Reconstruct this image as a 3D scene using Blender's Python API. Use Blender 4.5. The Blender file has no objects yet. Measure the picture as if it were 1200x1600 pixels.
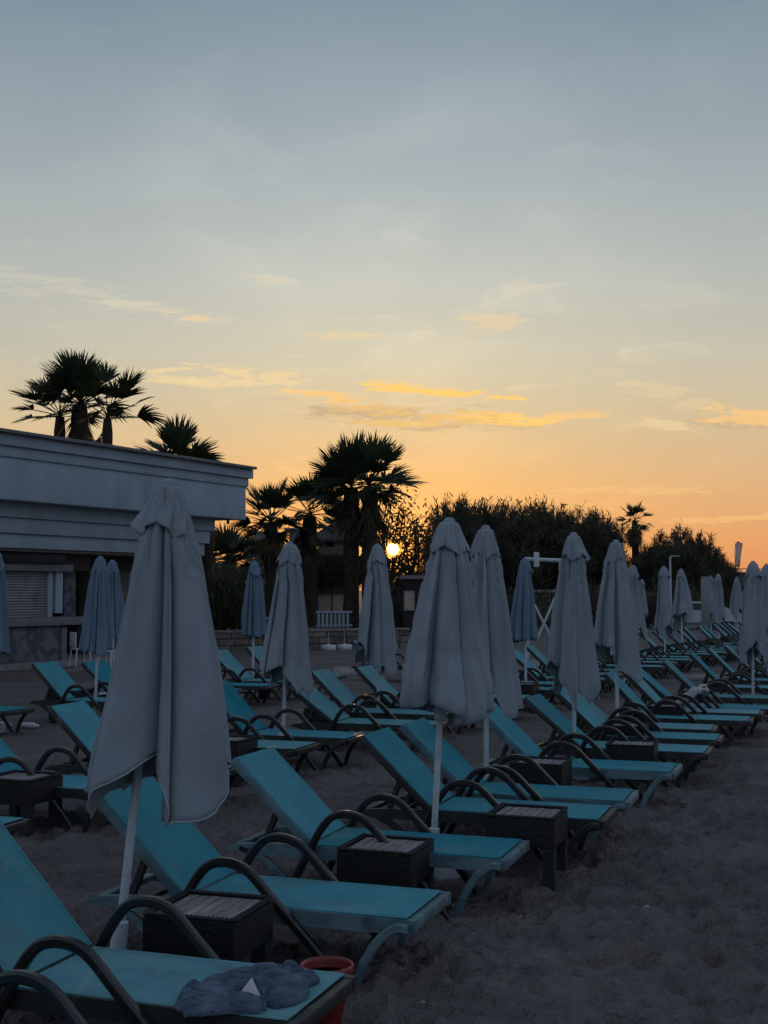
import bpy, bmesh, math, random
from mathutils import Vector, Matrix, noise
R = math.radians
sc = bpy.context.scene
C = sc.collection
F = 1950.0; HC = 2.05; HOR = 922.0
PITCH = math.atan((HOR - 800) / F)

# ------------------------------------------------------------------ camera
cam = bpy.data.cameras.new('camera'); co = bpy.data.objects.new('camera', cam); C.objects.link(co)
co.location = (0, 0, HC); co.rotation_euler = (R(90) + PITCH, 0, 0)
cam.sensor_fit = 'HORIZONTAL'; cam.sensor_width = 36; cam.lens = 36 * F / 1200
cam.clip_end = 20000; cam.clip_start = 0.05
sc.camera = co
sc.view_settings.view_transform = 'Standard'; sc.view_settings.look = 'None'
sc.view_settings.exposure = 0; sc.view_settings.gamma = 1

def ray(px, py):
    u = (px - 600) / F; v = (800 - py) / F
    return Vector((u, math.cos(PITCH) - v * math.sin(PITCH), math.sin(PITCH) + v * math.cos(PITCH)))
def on_z(px, py, z=0.0):                # where the sight line meets height z
    r = ray(px, py); t = (z - HC) / r.z
    return Vector((r.x * t, r.y * t, z))
def on_d(px, py, d):                    # where it meets depth d
    r = ray(px, py); t = d / r.y
    return Vector((r.x * t, d, HC + r.z * t))

# ------------------------------------------------------------------ materials
def lin(c): return tuple((x / 12.92 if x <= .04045 else ((x + .055) / 1.055) ** 2.4) for x in c)
class NT:
    def __init__(s, nt): s.nt = nt
    def n(s, t, **kw):
        nd = s.nt.nodes.new(t)
        for k, v in kw.items(): setattr(nd, k, v)
        return nd
    def l(s, a, b): s.nt.links.new(a, b)
    def val(s, sock, v):
        if isinstance(v, (int, float)): sock.default_value = v
        elif isinstance(v, (tuple, list)): sock.default_value = v
        else: s.l(v, sock)
    def math(s, op, a, b=None, c=None, clamp=False):
        nd = s.n('ShaderNodeMath', operation=op); nd.use_clamp = clamp
        s.val(nd.inputs[0], a)
        if b is not None: s.val(nd.inputs[1], b)
        if c is not None: s.val(nd.inputs[2], c)
        return nd.outputs[0]
    def mix(s, f, a, b, blend='MIX'):
        nd = s.n('ShaderNodeMix', data_type='RGBA', blend_type=blend)
        s.val(nd.inputs[0], f); s.val(nd.inputs[6], a if not isinstance(a, tuple) else (*a[:3], 1)); s.val(nd.inputs[7], b if not isinstance(b, tuple) else (*b[:3], 1))
        return nd.outputs[2]
    def ramp(s, f, stops, interp='LINEAR'):
        nd = s.n('ShaderNodeValToRGB'); cr = nd.color_ramp; cr.interpolation = interp
        while len(cr.elements) < len(stops): cr.elements.new(0.5)
        for e, (p, c) in zip(cr.elements, stops):
            e.position = p; e.color = (*c, 1) if len(c) == 3 else c
        s.val(nd.inputs[0], f)
        return nd.outputs[0]
    def sstep(s, x, a, b):
        nd = s.n('ShaderNodeMapRange', interpolation_type='SMOOTHSTEP')
        s.val(nd.inputs[0], x); nd.inputs[1].default_value = a; nd.inputs[2].default_value = b
        nd.inputs[3].default_value = 0; nd.inputs[4].default_value = 1
        return nd.outputs[0]

def mat(name, c1, c2=None, scale=8, rough=.8, bump=0.0, bscale=60, stretch=(1, 1, 1), contrast=(.35, .65), translucent=0, spec=.3,
        detail=6, c3=None, c3scale=2.0, c3range=(.55, .75), coords='Object', kind=None):
    m = bpy.data.materials.new(name); m.use_nodes = True
    t = NT(m.node_tree); nt = m.node_tree; bs = nt.nodes['Principled BSDF']
    tc = t.n('ShaderNodeTexCoord'); mp = t.n('ShaderNodeMapping'); mp.inputs['Scale'].default_value = stretch
    t.l(tc.outputs[coords], mp.inputs[0])
    oi = t.n('ShaderNodeObjectInfo')
    add = t.n('ShaderNodeVectorMath', operation='ADD'); t.l(mp.outputs[0], add.inputs[0])
    rnd = t.math('MULTIPLY', oi.outputs['Random'], 37.0); cmb = t.n('ShaderNodeCombineXYZ')
    t.l(rnd, cmb.inputs[0]); t.l(rnd, cmb.inputs[1]); t.l(cmb.outputs[0], add.inputs[1])
    vec = add.outputs[0]
    def nz(sc_, d=detail):
        n = t.n('ShaderNodeTexNoise'); n.inputs['Scale'].default_value = sc_; n.inputs['Detail'].default_value = d
        t.l(vec, n.inputs['Vector']); return n.outputs['Fac']
    c2 = c2 or tuple(x * .8 for x in c1)
    f = t.sstep(nz(scale), *contrast)
    col = t.mix(f, c1, c2)
    if c3: col = t.mix(t.sstep(nz(c3scale), *c3range), col, c3)
    if kind == 'sling':
        hs = t.n('ShaderNodeHueSaturation'); t.l(col, hs.inputs['Color']); t.l(t.math('MULTIPLY_ADD', oi.outputs['Random'], .35, .80), hs.inputs['Value']); t.l(t.math('MULTIPLY_ADD', oi.outputs['Random'], -.22, 1.08), hs.inputs['Saturation']); col = hs.outputs[0]
        sy = t.n('ShaderNodeSeparateXYZ'); t.l(tc.outputs['Object'], sy.inputs[0]); ay = t.math('ABSOLUTE', sy.outputs[1])
        band = t.math('MULTIPLY', t.sstep(ay, .284, .288), t.math('SUBTRACT', 1.0, t.sstep(ay, .291, .296))); col = t.mix(t.math('MULTIPLY', band, .55), col, (.012, .10, .13))
        col = t.mix(t.math('MULTIPLY', t.sstep(nz(4.5, 9), .56, .74), .55), col, (.13, .17, .17)); col = t.mix(t.math('MULTIPLY', t.sstep(nz(26, 4), .6, .72), .35), col, (.03, .12, .15))
    t.l(col, bs.inputs['Base Color']); bs.inputs['Roughness'].default_value = rough
    bs.inputs['Specular IOR Level'].default_value = spec
    h = None
    if kind == 'weave':
        w = t.n('ShaderNodeTexBrick'); w.offset = .5; w.inputs['Scale'].default_value = 1
        w.inputs['Brick Width'].default_value = .05; w.inputs['Row Height'].default_value = .018; w.inputs['Mortar Size'].default_value = .004
        w.inputs['Mortar Smooth'].default_value = .6
        w.inputs['Color1'].default_value = (1, 1, 1, 1); w.inputs['Color2'].default_value = (.7, .7, .7, 1); w.inputs['Mortar'].default_value = (0, 0, 0, 1)
        uv = t.n('ShaderNodeUVMap'); uv.uv_map = 'UVMap'; t.l(uv.outputs[0], w.inputs['Vector'])
        h = w.outputs['Color']
        col2 = t.mix(t.math('MULTIPLY', h, 1.0), tuple(x * .25 for x in c1), col)
        t.l(col2, bs.inputs['Base Color'])
    elif kind == 'stone':
        w = t.n('ShaderNodeTexBrick'); w.offset = .43; w.inputs['Scale'].default_value = 1
        w.inputs['Brick Width'].default_value = .52; w.inputs['Row Height'].default_value = .23; w.inputs['Mortar Size'].default_value = .02
        w.inputs['Mortar Smooth'].default_value = .3; w.squash = 1.35; w.squash_frequency = 2
        w.inputs['Color1'].default_value = (1, 1, 1, 1); w.inputs['Color2'].default_value = (.55, .55, .55, 1); w.inputs['Mortar'].default_value = (.12, .12, .12, 1)
        uv = t.n('ShaderNodeUVMap'); uv.uv_map = 'UVMap'
        ds = t.n('ShaderNodeVectorMath', operation='MULTIPLY_ADD'); nn = t.n('ShaderNodeTexNoise'); nn.inputs['Scale'].default_value = 3
        t.l(uv.outputs[0], nn.inputs['Vector']); t.l(nn.outputs['Color'], ds.inputs[0]); ds.inputs[1].default_value = (.12, .08, 0); t.l(uv.outputs[0], ds.inputs[2])
        t.l(ds.outputs[0], w.inputs['Vector'])
        h = w.outputs['Color']; t.l(t.mix(1.0, col, h, 'MULTIPLY'), bs.inputs['Base Color'])
    if bump:
        b = t.n('ShaderNodeBump'); b.inputs['Strength'].default_value = bump; b.inputs['Distance'].default_value = .02
        hb = nz(bscale, 8)
        if h is not None: hb = t.math('ADD', t.math('MULTIPLY', hb, .4), h)
        t.l(hb, b.inputs['Height']); t.l(b.outputs[0], bs.inputs['Normal'])
    if translucent:
        tr = t.n('ShaderNodeBsdfTranslucent'); t.l(col, tr.inputs[0]); mx = t.n('ShaderNodeMixShader'); mx.inputs[0].default_value = translucent
        out = nt.nodes['Material Output']; t.l(bs.outputs[0], mx.inputs[1]); t.l(tr.outputs[0], mx.inputs[2]); t.l(mx.outputs[0], out.inputs[0])
    return m

M = {}
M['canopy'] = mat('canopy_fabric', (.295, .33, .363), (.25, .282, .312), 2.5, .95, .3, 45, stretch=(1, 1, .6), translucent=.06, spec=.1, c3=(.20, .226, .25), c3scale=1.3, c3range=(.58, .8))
M['hem'] = mat('hem_piping', (.36, .41, .43), (.31, .35, .37), 6, .9, .1, 60)
M['canopy_blue'] = mat('blue_grey_fabric', (.175, .25, .32), (.145, .21, .27), 2.5, .95, .2, 45, stretch=(1, 1, .5), translucent=.06, spec=.1)
M['pole'] = mat('white_pole_paint', (.50, .56, .61), (.42, .47, .51), 9, .45, .1, 40, c3=(.3, .28, .25), c3scale=14, c3range=(.66, .8))
M['sling'] = mat('turquoise_sling', (.034, .275, .335), (.029, .235, .295), 5, .75, .12, 400, spec=.25, c3=(.075, .29, .325), c3scale=2.2, c3range=(.5, .8), kind='sling')
M['sling_pale'] = mat('faded_sling', (.08, .28, .315), (.065, .245, .285), 5, .75, .12, 400, spec=.25, c3=(.125, .29, .305), c3scale=2.2, c3range=(.45, .8), kind='sling')
M['frame_dark'] = mat('dark_lounger_plastic', (.02, .022, .022), (.03, .031, .03), 14, .5, .15, 60, c3=(.12, .125, .12), c3scale=7, c3range=(.6, .85), spec=.4)
M['frame_teal'] = mat('weathered_teal_plastic', (.13, .22, .24), (.07, .13, .15), 6, .6, .2, 50, stretch=(.5, 1, 1), c3=(.05, .07, .075), c3scale=9, c3range=(.55, .8))
M['arm_dark'] = mat('dark_armrest_plastic', (.011, .012, .013), (.018, .019, .02), 16, .3, .15, 60, c3=(.07, .07, .066), c3scale=9, c3range=(.6, .85), spec=.5)
M['wicker'] = mat('dark_wicker', (.034, .037, .044), (.05, .053, .06), 14, .5, 1.0, 30, kind='weave', spec=.4)
M['table_wood'] = mat('grey_weathered_wood', (.27, .25, .24), (.17, .155, .15), 6, .75, .3, 40, stretch=(14, 1.2, 4), c3=(.42, .39, .375), c3scale=1.6, c3range=(.55, .75))
M['bark'] = mat('palm_bark', (.055, .042, .032), (.025, .02, .016), 5, .95, .9, 9, stretch=(1, 1, 3))
M['wood_bark'] = mat('tree_bark', (.06, .048, .038), (.035, .028, .022), 5, .95, .6, 9)
M['frond'] = mat('palm_leaf', (.045, .062, .028), (.03, .042, .02), 1.5, .6, 0, translucent=.12, spec=.3)
M['frond_dead'] = mat('dry_palm_leaf', (.11, .085, .05), (.075, .055, .034), 1.5, .85, 0, translucent=.12)
M['leaf'] = mat('tamarisk_leaf', (.085, .082, .052), (.052, .052, .034), .9, .8, 0, translucent=.15)
M['leaf_dry'] = mat('dry_tree_leaf', (.085, .066, .034), (.055, .05, .026), .9, .8, 0, translucent=.3)
M['leaf_bush'] = mat('olive_bush_leaf', (.075, .085, .045), (.045, .055, .03), 1.2, .8, 0, translucent=.15)
M['white'] = mat('white_render', (.345, .42, .475), (.30, .37, .42), 1.5, .85, .12, 12, c3=(.225, .275, .315), c3scale=.9, c3range=(.5, .85), stretch=(1, 1, .35))
M['coping'] = mat('roof_coping', (.16, .165, .175), (.12, .12, .13), 3, .6)
M['beige'] = mat('beige_wall', (.17, .15, .135), (.14, .125, .11), 2, .9, .15, 15)
M['grey_beam'] = mat('grey_beam', (.16, .165, .18), (.13, .135, .15), 3, .7)
M['black'] = mat('black_board', (.018, .020, .026), (.012, .013, .017), 3, .5)
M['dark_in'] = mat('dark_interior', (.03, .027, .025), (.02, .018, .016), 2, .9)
M['shutter'] = mat('shutter_slats', (.27, .28, .285), (.22, .23, .235), 4, .55, c3=(.16, .16, .16), c3scale=2)
M['bar_stone'] = mat('bar_stone', (.13, .14, .165), (.07, .075, .09), 3.5, .8, .5, 14, contrast=(.45, .55))
M['stone'] = mat('stone_wall', (.23, .20, .165), (.16, .14, .12), 3, .9, .6, 14, kind='stone')
M['terrace'] = mat('terrace_soil', (.10, .085, .07), (.06, .055, .04), 1, .95, .3, 8)
M['conc'] = mat('pale_concrete', (.24, .225, .215), (.17, .16, .155), 3, .9, .3, 20)
M['thatch'] = mat('thatch', (.07, .055, .038), (.035, .028, .02), 5, .95, .9, 20, stretch=(6, 6, .6))
M['roof_dark'] = mat('dark_roof', (.05, .04, .036), (.035, .03, .027), 3, .85, .4, 9)
M['window_glass'] = mat('window_glass', (.05, .055, .065), (.04, .045, .05), 2, .12, spec=.6)
M['plaster_far'] = mat('far_plaster', (.26, .25, .25), (.21, .2, .2), 1, .9)
M['blind'] = mat('beige_blind', (.58, .47, .34), (.48, .39, .28), 3, .8, .2, 18, stretch=(1, 1, 4))
M['red'] = mat('red_plastic', (.21, .022, .02), (.17, .018, .017), 4, .4, c3=(.28, .06, .055), c3scale=6, spec=.5)
M['denim'] = mat('blue_denim', (.125, .17, .225), (.075, .11, .155), 11, .95, .8, 120, spec=.1, c3=(.22, .275, .35), c3scale=9, c3range=(.55, .8))
M['phone'] = mat('black_phone', (.012, .012, .014), (.02, .015, .014), 4, .2, spec=.6)
M['paper'] = mat('white_paper', (.6, .6, .6), (.52, .52, .52), 8, .9)
M['towel'] = mat('pale_towel', (.45, .44, .42), (.10, .11, .13), 9, .95, .5, 120, contrast=(.5, .56))
M['whiteplastic'] = mat('white_plastic', (.62, .64, .67), (.5, .52, .55), 5, .5)
M['tub'] = mat('beige_plastic', (.22, .2, .195), (.17, .155, .15), 5, .6)
M['brown'] = mat('brown_leather', (.07, .035, .03), (.05, .025, .02), 5, .7)
M['metal'] = mat('grey_metal', (.3, .31, .32), (.22, .23, .24), 6, .45)
M['flag'] = mat('flag_cloth', (.62, .60, .60), (.16, .13, .14), 2.4, .9, stretch=(2, 2, 5), contrast=(.56, .62), translucent=.45)
M['car_paint'] = mat('silver_car_paint', (.4, .42, .45), (.36, .38, .41), 2, .3, spec=.6)
M['tyre'] = mat('tyre_rubber', (.02, .02, .02), (.03, .03, .03), 6, .8)
M['litter'] = mat('pale_litter', (.30, .28, .26), (.22, .2, .19), 6, .8)

# sand
def sand_mat():
    m = bpy.data.materials.new('sand'); m.use_nodes = True; t = NT(m.node_tree); bs = m.node_tree.nodes['Principled BSDF']
    tc = t.n('ShaderNodeTexCoord'); v = tc.outputs['Object']
    def nz(s, d=6, st=(1, 1, 1)):
        mp = t.n('ShaderNodeMapping'); mp.inputs['Scale'].default_value = st; t.l(v, mp.inputs[0])
        n = t.n('ShaderNodeTexNoise'); n.inputs['Scale'].default_value = s; n.inputs['Detail'].default_value = d; t.l(mp.outputs[0], n.inputs['Vector']); return n.outputs['Fac']
    col = t.mix(t.sstep(nz(.6), .3, .7), (.205, .180, .173), (.145, .127, .123))
    col = t.mix(t.math('MULTIPLY', t.sstep(nz(9, 8), .5, .75), .6), col, (.11, .092, .086))
    col = t.mix(t.math('MULTIPLY', t.sstep(nz(160, 2), .62, .72), .5), col, (.3, .27, .25))
    # firmer streaks running along the rows
    col = t.mix(t.math('MULTIPLY', t.sstep(nz(1.3, 5, (.35, 1.5, 1)), .48, .68), .45), col, (.28, .235, .215))
    t.l(col, bs.inputs['Base Color']); bs.inputs['Roughness'].default_value = .95; bs.inputs['Specular IOR Level'].default_value = .15
    b = t.n('ShaderNodeBump'); b.inputs['Strength'].default_value = 1.0; b.inputs['Distance'].default_value = .16
    h = t.math('ADD', t.math('MULTIPLY', nz(14, 6), 1.0), t.math('MULTIPLY', nz(60, 4), .22))
    t.l(h, b.inputs['Height']); t.l(b.outputs[0], bs.inputs['Normal'])
    return m
M['sand'] = sand_mat()

# ------------------------------------------------------------------ object helpers
def link(name, me, m, parent=None):
    o = bpy.data.objects.new(name, me); C.objects.link(o)
    if m is not None: me.materials.append(m)
    if parent is not None: o.parent = parent
    return o
def fin(name, bm, m, parent=None, smooth=None, recalc=True):
    if recalc: bmesh.ops.recalc_face_normals(bm, faces=bm.faces)
    me = bpy.data.meshes.new(name); bm.to_mesh(me); bm.free()
    if smooth is not None:
        me.polygons.foreach_set('use_smooth', [True] * len(me.polygons))
        if smooth < 180: me.set_sharp_from_angle(angle=R(smooth))
    return link(name, me, m, parent)
def raw(name, vs, fs, m, parent=None, smooth=False):
    me = bpy.data.meshes.new(name); me.from_pydata(vs, [], fs); me.update()
    if smooth: me.polygons.foreach_set('use_smooth', [True] * len(me.polygons))
    return link(name, me, m, parent)
def tag(o, label=None, cat=None, group=None, kind=None):
    if label: o['label'] = label
    if cat: o['category'] = cat
    if group: o['group'] = group
    if kind: o['kind'] = kind
    return o
def empty(name, loc, rz=0, label=None, cat=None, group=None):
    o = bpy.data.objects.new(name, None); C.objects.link(o); o.location = loc; o.rotation_euler = (0, 0, rz); o.empty_display_size = .2
    return tag(o, label, cat, group)
def copy_tree(o, parent=None):
    c = o.copy(); C.objects.link(c)
    if parent is not None:
        c.parent = parent; c.matrix_parent_inverse = o.matrix_parent_inverse.copy()
    for ch in list(o.children): copy_tree(ch, c)
    return c
def box(bm, x0, x1, y0, y1, z0, z1, bev=0, mtx=None):
    vs = [bm.verts.new((x, y, z)) for x in (x0, x1) for y in (y0, y1) for z in (z0, z1)]
    q = [(0, 1, 3, 2), (4, 6, 7, 5), (0, 4, 5, 1), (2, 3, 7, 6), (0, 2, 6, 4), (1, 5, 7, 3)]
    fs = [bm.faces.new([vs[i] for i in f]) for f in q]
    if mtx is not None:
        for v in vs: v.co = mtx @ v.co
    if bev:
        es = list({e for f in fs for e in f.edges})
        bmesh.ops.bevel(bm, geom=es, offset=bev, segments=2, affect='EDGES', profile=.5)
def cyl(bm, p0, p1, r0, r1=None, n=12, caps=True):
    r1 = r0 if r1 is None else r1
    p0 = Vector(p0); p1 = Vector(p1); t = (p1 - p0).normalized()
    a = t.orthogonal().normalized(); b = t.cross(a)
    r_ = [[bm.verts.new(p + (a * math.cos(2 * math.pi * i / n) + b * math.sin(2 * math.pi * i / n)) * r) for i in range(n)] for p, r in ((p0, r0), (p1, r1))]
    for i in range(n): bm.faces.new((r_[0][i], r_[0][(i + 1) % n], r_[1][(i + 1) % n], r_[1][i]))
    if caps: bm.faces.new(r_[0][::-1]); bm.faces.new(r_[1])
def tube(bm, pts, rads, n=10, caps=True):
    pts = [Vector(p) for p in pts]; rings = []
    a = None
    for i, p in enumerate(pts):
        t = (pts[min(i + 1, len(pts) - 1)] - pts[max(i - 1, 0)]).normalized()
        a = t.orthogonal().normalized() if a is None else (a - t * a.dot(t)).normalized()
        b = t.cross(a); r = rads[i] if hasattr(rads, '__len__') else rads
        rings.append([bm.verts.new(p + (a * math.cos(2 * math.pi * k / n) + b * math.sin(2 * math.pi * k / n)) * r) for k in range(n)])
    for q, w in zip(rings, rings[1:]):
        for k in range(n): bm.faces.new((q[k], q[(k + 1) % n], w[(k + 1) % n], w[k]))
    if caps: bm.faces.new(rings[0][::-1]); bm.faces.new(rings[-1])
def lathe(bm, prof, n=24, mtx=None):
    rings = []
    for r, z in prof:
        rings.append([bm.verts.new((r * math.cos(2 * math.pi * k / n), r * math.sin(2 * math.pi * k / n), z)) for k in range(n)])
    for q, w in zip(rings, rings[1:]):
        for k in range(n): bm.faces.new((q[k], q[(k + 1) % n], w[(k + 1) % n], w[k]))
    bm.faces.new(rings[0][::-1]); bm.faces.new(rings[-1])
    if mtx is not None:
        for r_ in rings:
            for v in r_: v.co = mtx @ v.co
def catmull(P, k=5):
    P = [Vector(p) for p in P]; out = []
    for i in range(len(P) - 1):
        a, b, c, d = P[max(i - 1, 0)], P[i], P[i + 1], P[min(i + 2, len(P) - 1)]
        for j in range(k):
            t = j / k
            out.append(.5 * ((2 * b) + (c - a) * t + (2 * a - 5 * b + 4 * c - d) * t * t + (3 * b - a - 3 * c + d) * t ** 3))
    return out + [P[-1]]
def sweep(bm, pts, w, h, ch=.008, side=Vector((0, 1, 0))):   # chamfered bar along a path lying in the plane across side
    sec = [(w / 2 - ch, h / 2), (w / 2, h / 2 - ch), (w / 2, -h / 2 + ch), (w / 2 - ch, -h / 2), (-w / 2 + ch, -h / 2), (-w / 2, -h / 2 + ch), (-w / 2, h / 2 - ch), (-w / 2 + ch, h / 2)]
    rings = []
    for i, p in enumerate(pts):
        t = (pts[min(i + 1, len(pts) - 1)] - pts[max(i - 1, 0)]).normalized(); nrm = t.cross(side).normalized()
        rings.append([bm.verts.new(p + side * a + nrm * b) for a, b in sec])
    for q, r_ in zip(rings, rings[1:]):
        for k in range(8): bm.faces.new((q[k], q[(k + 1) % 8], r_[(k + 1) % 8], r_[k]))
    bm.faces.new(rings[0][::-1]); bm.faces.new(rings[-1])
def boxuv(me):
    uv = me.uv_layers.new(name='UVMap')
    for p in me.polygons:
        n = p.normal; ax = max(range(3), key=lambda i: abs(n[i]))
        for li in p.loop_indices:
            c = me.vertices[me.loops[li].vertex_index].co
            uv.data[li].uv = (c.y, c.z) if ax == 0 else ((c.x, c.z) if ax == 1 else (c.x, c.y))

# ------------------------------------------------------------------ sky
SUN_EL = math.atan((HOR - 858) / F); SUN_AZ = math.atan((614 - 600) / F)
def world():
    w = bpy.data.worlds.new('World'); sc.world = w; w.use_nodes = True; t = NT(w.node_tree); nt = w.node_tree
    bg = nt.nodes['Background']
    tc = t.n('ShaderNodeTexCoord'); sep = t.n('ShaderNodeSeparateXYZ'); t.l(tc.outputs['Generated'], sep.inputs[0])
    x, y, z = sep.outputs
    el = t.math('ARCSINE', z); az = t.math('ARCTAN2', x, y)
    sd = Vector((math.sin(SUN_AZ) * math.cos(SUN_EL), math.cos(SUN_AZ) * math.cos(SUN_EL), math.sin(SUN_EL)))
    dp = t.n('ShaderNodeVectorMath', operation='DOT_PRODUCT'); t.l(tc.outputs['Generated'], dp.inputs[0]); dp.inputs[1].default_value = sd
    ang = t.math('ARCCOSINE', t.math('MINIMUM', dp.outputs['Value'], 1.0))
    e1 = t.math('DIVIDE', el, 1.6, clamp=True)
    def S(*rows): return [(max(0, min(1, ((HOR - yy) / F if yy is not None else ee) / 1.6)), lin(tuple(c / 255 for c in col))) for yy, ee, col in rows]
    mid = t.ramp(e1, S((930, 0, (226, 140, 78)), (850, 0, (241, 167, 92)), (760, 0, (238, 185, 118)), (660, 0, (220, 195, 152)), (560, 0, (212, 204, 178)),
                       (440, 0, (197, 199, 190)), (300, 0, (171, 181, 184)), (140, 0, (148, 163, 173)), (0, 0, (125, 144, 158)), (None, .6, (112, 130, 150)), (None, 1.5, (98, 118, 144))))
    side = t.ramp(e1, S((930, 0, (214, 136, 88)), (850, 0, (226, 158, 104)), (760, 0, (221, 177, 128)), (660, 0, (208, 188, 152)), (560, 0, (196, 191, 173)),
                        (440, 0, (180, 185, 180)), (300, 0, (160, 171, 176)), (140, 0, (138, 154, 165)), (0, 0, (117, 136, 151)), (None, .6, (96, 112, 132)), (None, 1.5, (90, 108, 130))))
    back = t.ramp(e1, [(0, (.25, .27, .33)), (.12, (.29, .33, .42)), (.35, (.27, .345, .47)), (1, (.15, .20, .29))])
    aaz = t.math('ABSOLUTE', t.math('SUBTRACT', az, SUN_AZ))
    col = t.mix(t.sstep(aaz, .02, .30), mid, side)
    col = t.mix(t.sstep(aaz, .33, 1.15), col, back)
    # warm aureole round the sun
    g1 = t.math('POWER', 2.718, t.math('MULTIPLY', ang, -22.0)); g2 = t.math('POWER', 2.718, t.math('MULTIPLY', ang, -75.0))
    glow = t.mix(g1, (0, 0, 0), (.28, .12, .015)); glow2 = t.mix(g2, (0, 0, 0), (1.6, .62, .06))
    col = t.mix(1.0, col, glow, 'ADD'); col = t.mix(1.0, col, glow2, 'ADD')
    # high thin cloud, laid out on a flat layer overhead
    inv = t.math('DIVIDE', 1.0, t.math('ADD', t.math('MAXIMUM', z, 0.0), .10))
    cv = t.n('ShaderNodeCombineXYZ'); t.l(t.math('MULTIPLY', x, inv), cv.inputs[0]); t.l(t.math('MULTIPLY', y, inv), cv.inputs[1])
    def nz(sx, sy, sz, s, d, dist=0.0, src=None, rough=.55):
        mp = t.n('ShaderNodeMapping'); mp.inputs['Scale'].default_value = (sx, sy, sz); mp.inputs['Rotation'].default_value = (0, 0, .25)
        t.l(src or cv.outputs[0], mp.inputs[0]); n = t.n('ShaderNodeTexNoise'); n.inputs['Scale'].default_value = s; n.inputs['Detail'].default_value = d
        n.inputs['Distortion'].default_value = dist; n.inputs['Roughness'].default_value = rough; t.l(mp.outputs[0], n.inputs['Vector']); return n.outputs['Fac']
    ae = t.n('ShaderNodeCombineXYZ'); t.l(az, ae.inputs[0]); t.l(el, ae.inputs[1])
    soft = nz(5, 11, 1, 1, 6, .6, ae.outputs[0])
    veil = t.math('MULTIPLY', t.sstep(soft, .45, .75), t.sstep(el, .02, .12))
    col = t.mix(t.math('MULTIPLY', veil, .6), col, t.mix(1.0, col, (1.22, 1.19, 1.12), 'MULTIPLY'))
    dark = t.math('MULTIPLY', t.sstep(nz(3.5, 7, 1.7, 1, 5, .5, ae.outputs[0]), .46, .72), .6)
    col = t.mix(dark, col, t.mix(1.0, col, (.925, .94, .95), 'MULTIPLY'))
    streak = t.math('MULTIPLY', t.math('MULTIPLY', t.sstep(nz(11, 42, 1, 1, 7, .8, ae.outputs[0], rough=.62), .54, .74), t.sstep(el, .03, .10)), t.math('SUBTRACT', 1.0, t.sstep(el, .20, .36)))
    col = t.mix(t.math('MULTIPLY', streak, .5), col, t.mix(1.0, col, (1.35, 1.27, 1.12), 'MULTIPLY'))
    # separate cloudlets near the sun (azimuth, elevation)
    n1 = nz(16, 115, 1, 1, 7, .8, ae.outputs[0], .65); n2 = nz(70, 330, 1, 1, 6, .5, ae.outputs[0], .65)
    nn = t.math('ADD', t.math('MULTIPLY', n1, 1.5), t.math('MULTIPLY', n2, .8))
    warm = (1.02, .62, .17); gold = (.95, .58, .22); cream = (.84, .64, .36); pale = (.72, .64, .48)
    CL = [(600, 646, 150, 16, .10, (.46, .36, .24), .45), (700, 668, 120, 10, .0, (.50, .36, .22), .4), (1160, 672, 70, 12, .12, (.46, .35, .26), .4), (640, 606, 75, 10, .08, warm, 1), (740, 619, 60, 8, .06, warm, .95), (535, 628, 85, 15, .16, gold, .8), (650, 634, 40, 5, .02, cream, .7), (640, 662, 70, 8, .02, warm, .85),
          (745, 655, 110, 13, .04, warm, .85), (390, 592, 105, 17, .05, cream, .75), (300, 603, 70, 7, .03, cream, .5), (250, 593, 40, 8, .1, cream, .6), (90, 470, 130, 24, .12, pale, .22), (230, 492, 100, 18, .13, pale, .25), (290, 502, 30, 6, .1, cream, .5),
          (768, 508, 50, 18, -.02, cream, .42), (535, 528, 60, 9, 0, cream, .5), (410, 444, 40, 13, .08, pale, .45), (905, 652, 60, 8, .0, gold, .55), (1150, 662, 70, 17, .14, gold, .65),
          (1035, 672, 45, 10, .2, cream, .5), (1040, 628, 60, 20, .3, cream, .3), (820, 455, 40, 18, .3, pale, .3), (620, 650, 140, 26, .06, (.60, .42, .22), .35), (1000, 770, 120, 8, .0, gold, .3), (1120, 815, 90, 6, -.04, gold, .35), (280, 735, 90, 14, .03, gold, .3)]
    for px, py, w_, h_, sl, cc, op in CL:
        a = (px - 600) / F; e = (HOR - py) / F
        da = t.math('SUBTRACT', az, a); de = t.math('ADD', t.math('SUBTRACT', el, e), t.math('MULTIPLY', da, sl))
        q = t.math('ADD', t.math('POWER', t.math('DIVIDE', t.math('ABSOLUTE', da), w_ * 1.4 / F), 2.0), t.math('POWER', t.math('DIVIDE', t.math('ABSOLUTE', de), h_ * 1.05 / F), 2.0))
        f = t.math('MULTIPLY', t.sstep(t.math('SUBTRACT', t.math('MULTIPLY_ADD', nn, 3.4, -2.91), q), .20, .95), min(1.0, op * 1.3))
        col = t.mix(f, col, cc)
    # the sun itself
    col = t.mix(t.math('SUBTRACT', 1.0, t.sstep(ang, .0046, .0078)), col, (1.5, .40, .02))
    col = t.mix(t.math('SUBTRACT', 1.0, t.sstep(ang, .0032, .0056)), col, (18, 8.0, 1.4))
    # a physical dusk sky under the graded one
    ns = t.n('ShaderNodeTexSky', sky_type='NISHITA'); ns.sun_disc = False; ns.sun_elevation = SUN_EL; ns.sun_rotation = SUN_AZ
    col = t.mix(1.0, col, t.mix(1.0, ns.outputs[0], (.004, .004, .004), 'MULTIPLY'), 'ADD')
    t.l(col, bg.inputs[0]); bg.inputs[1].default_value = 1.0; w.cycles.sampling_method = 'NONE'
    sl_ = bpy.data.lights.new('sun', 'SUN'); sl_.energy = 1.6; sl_.color = (1, .52, .22); sl_.angle = R(.5)
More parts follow.
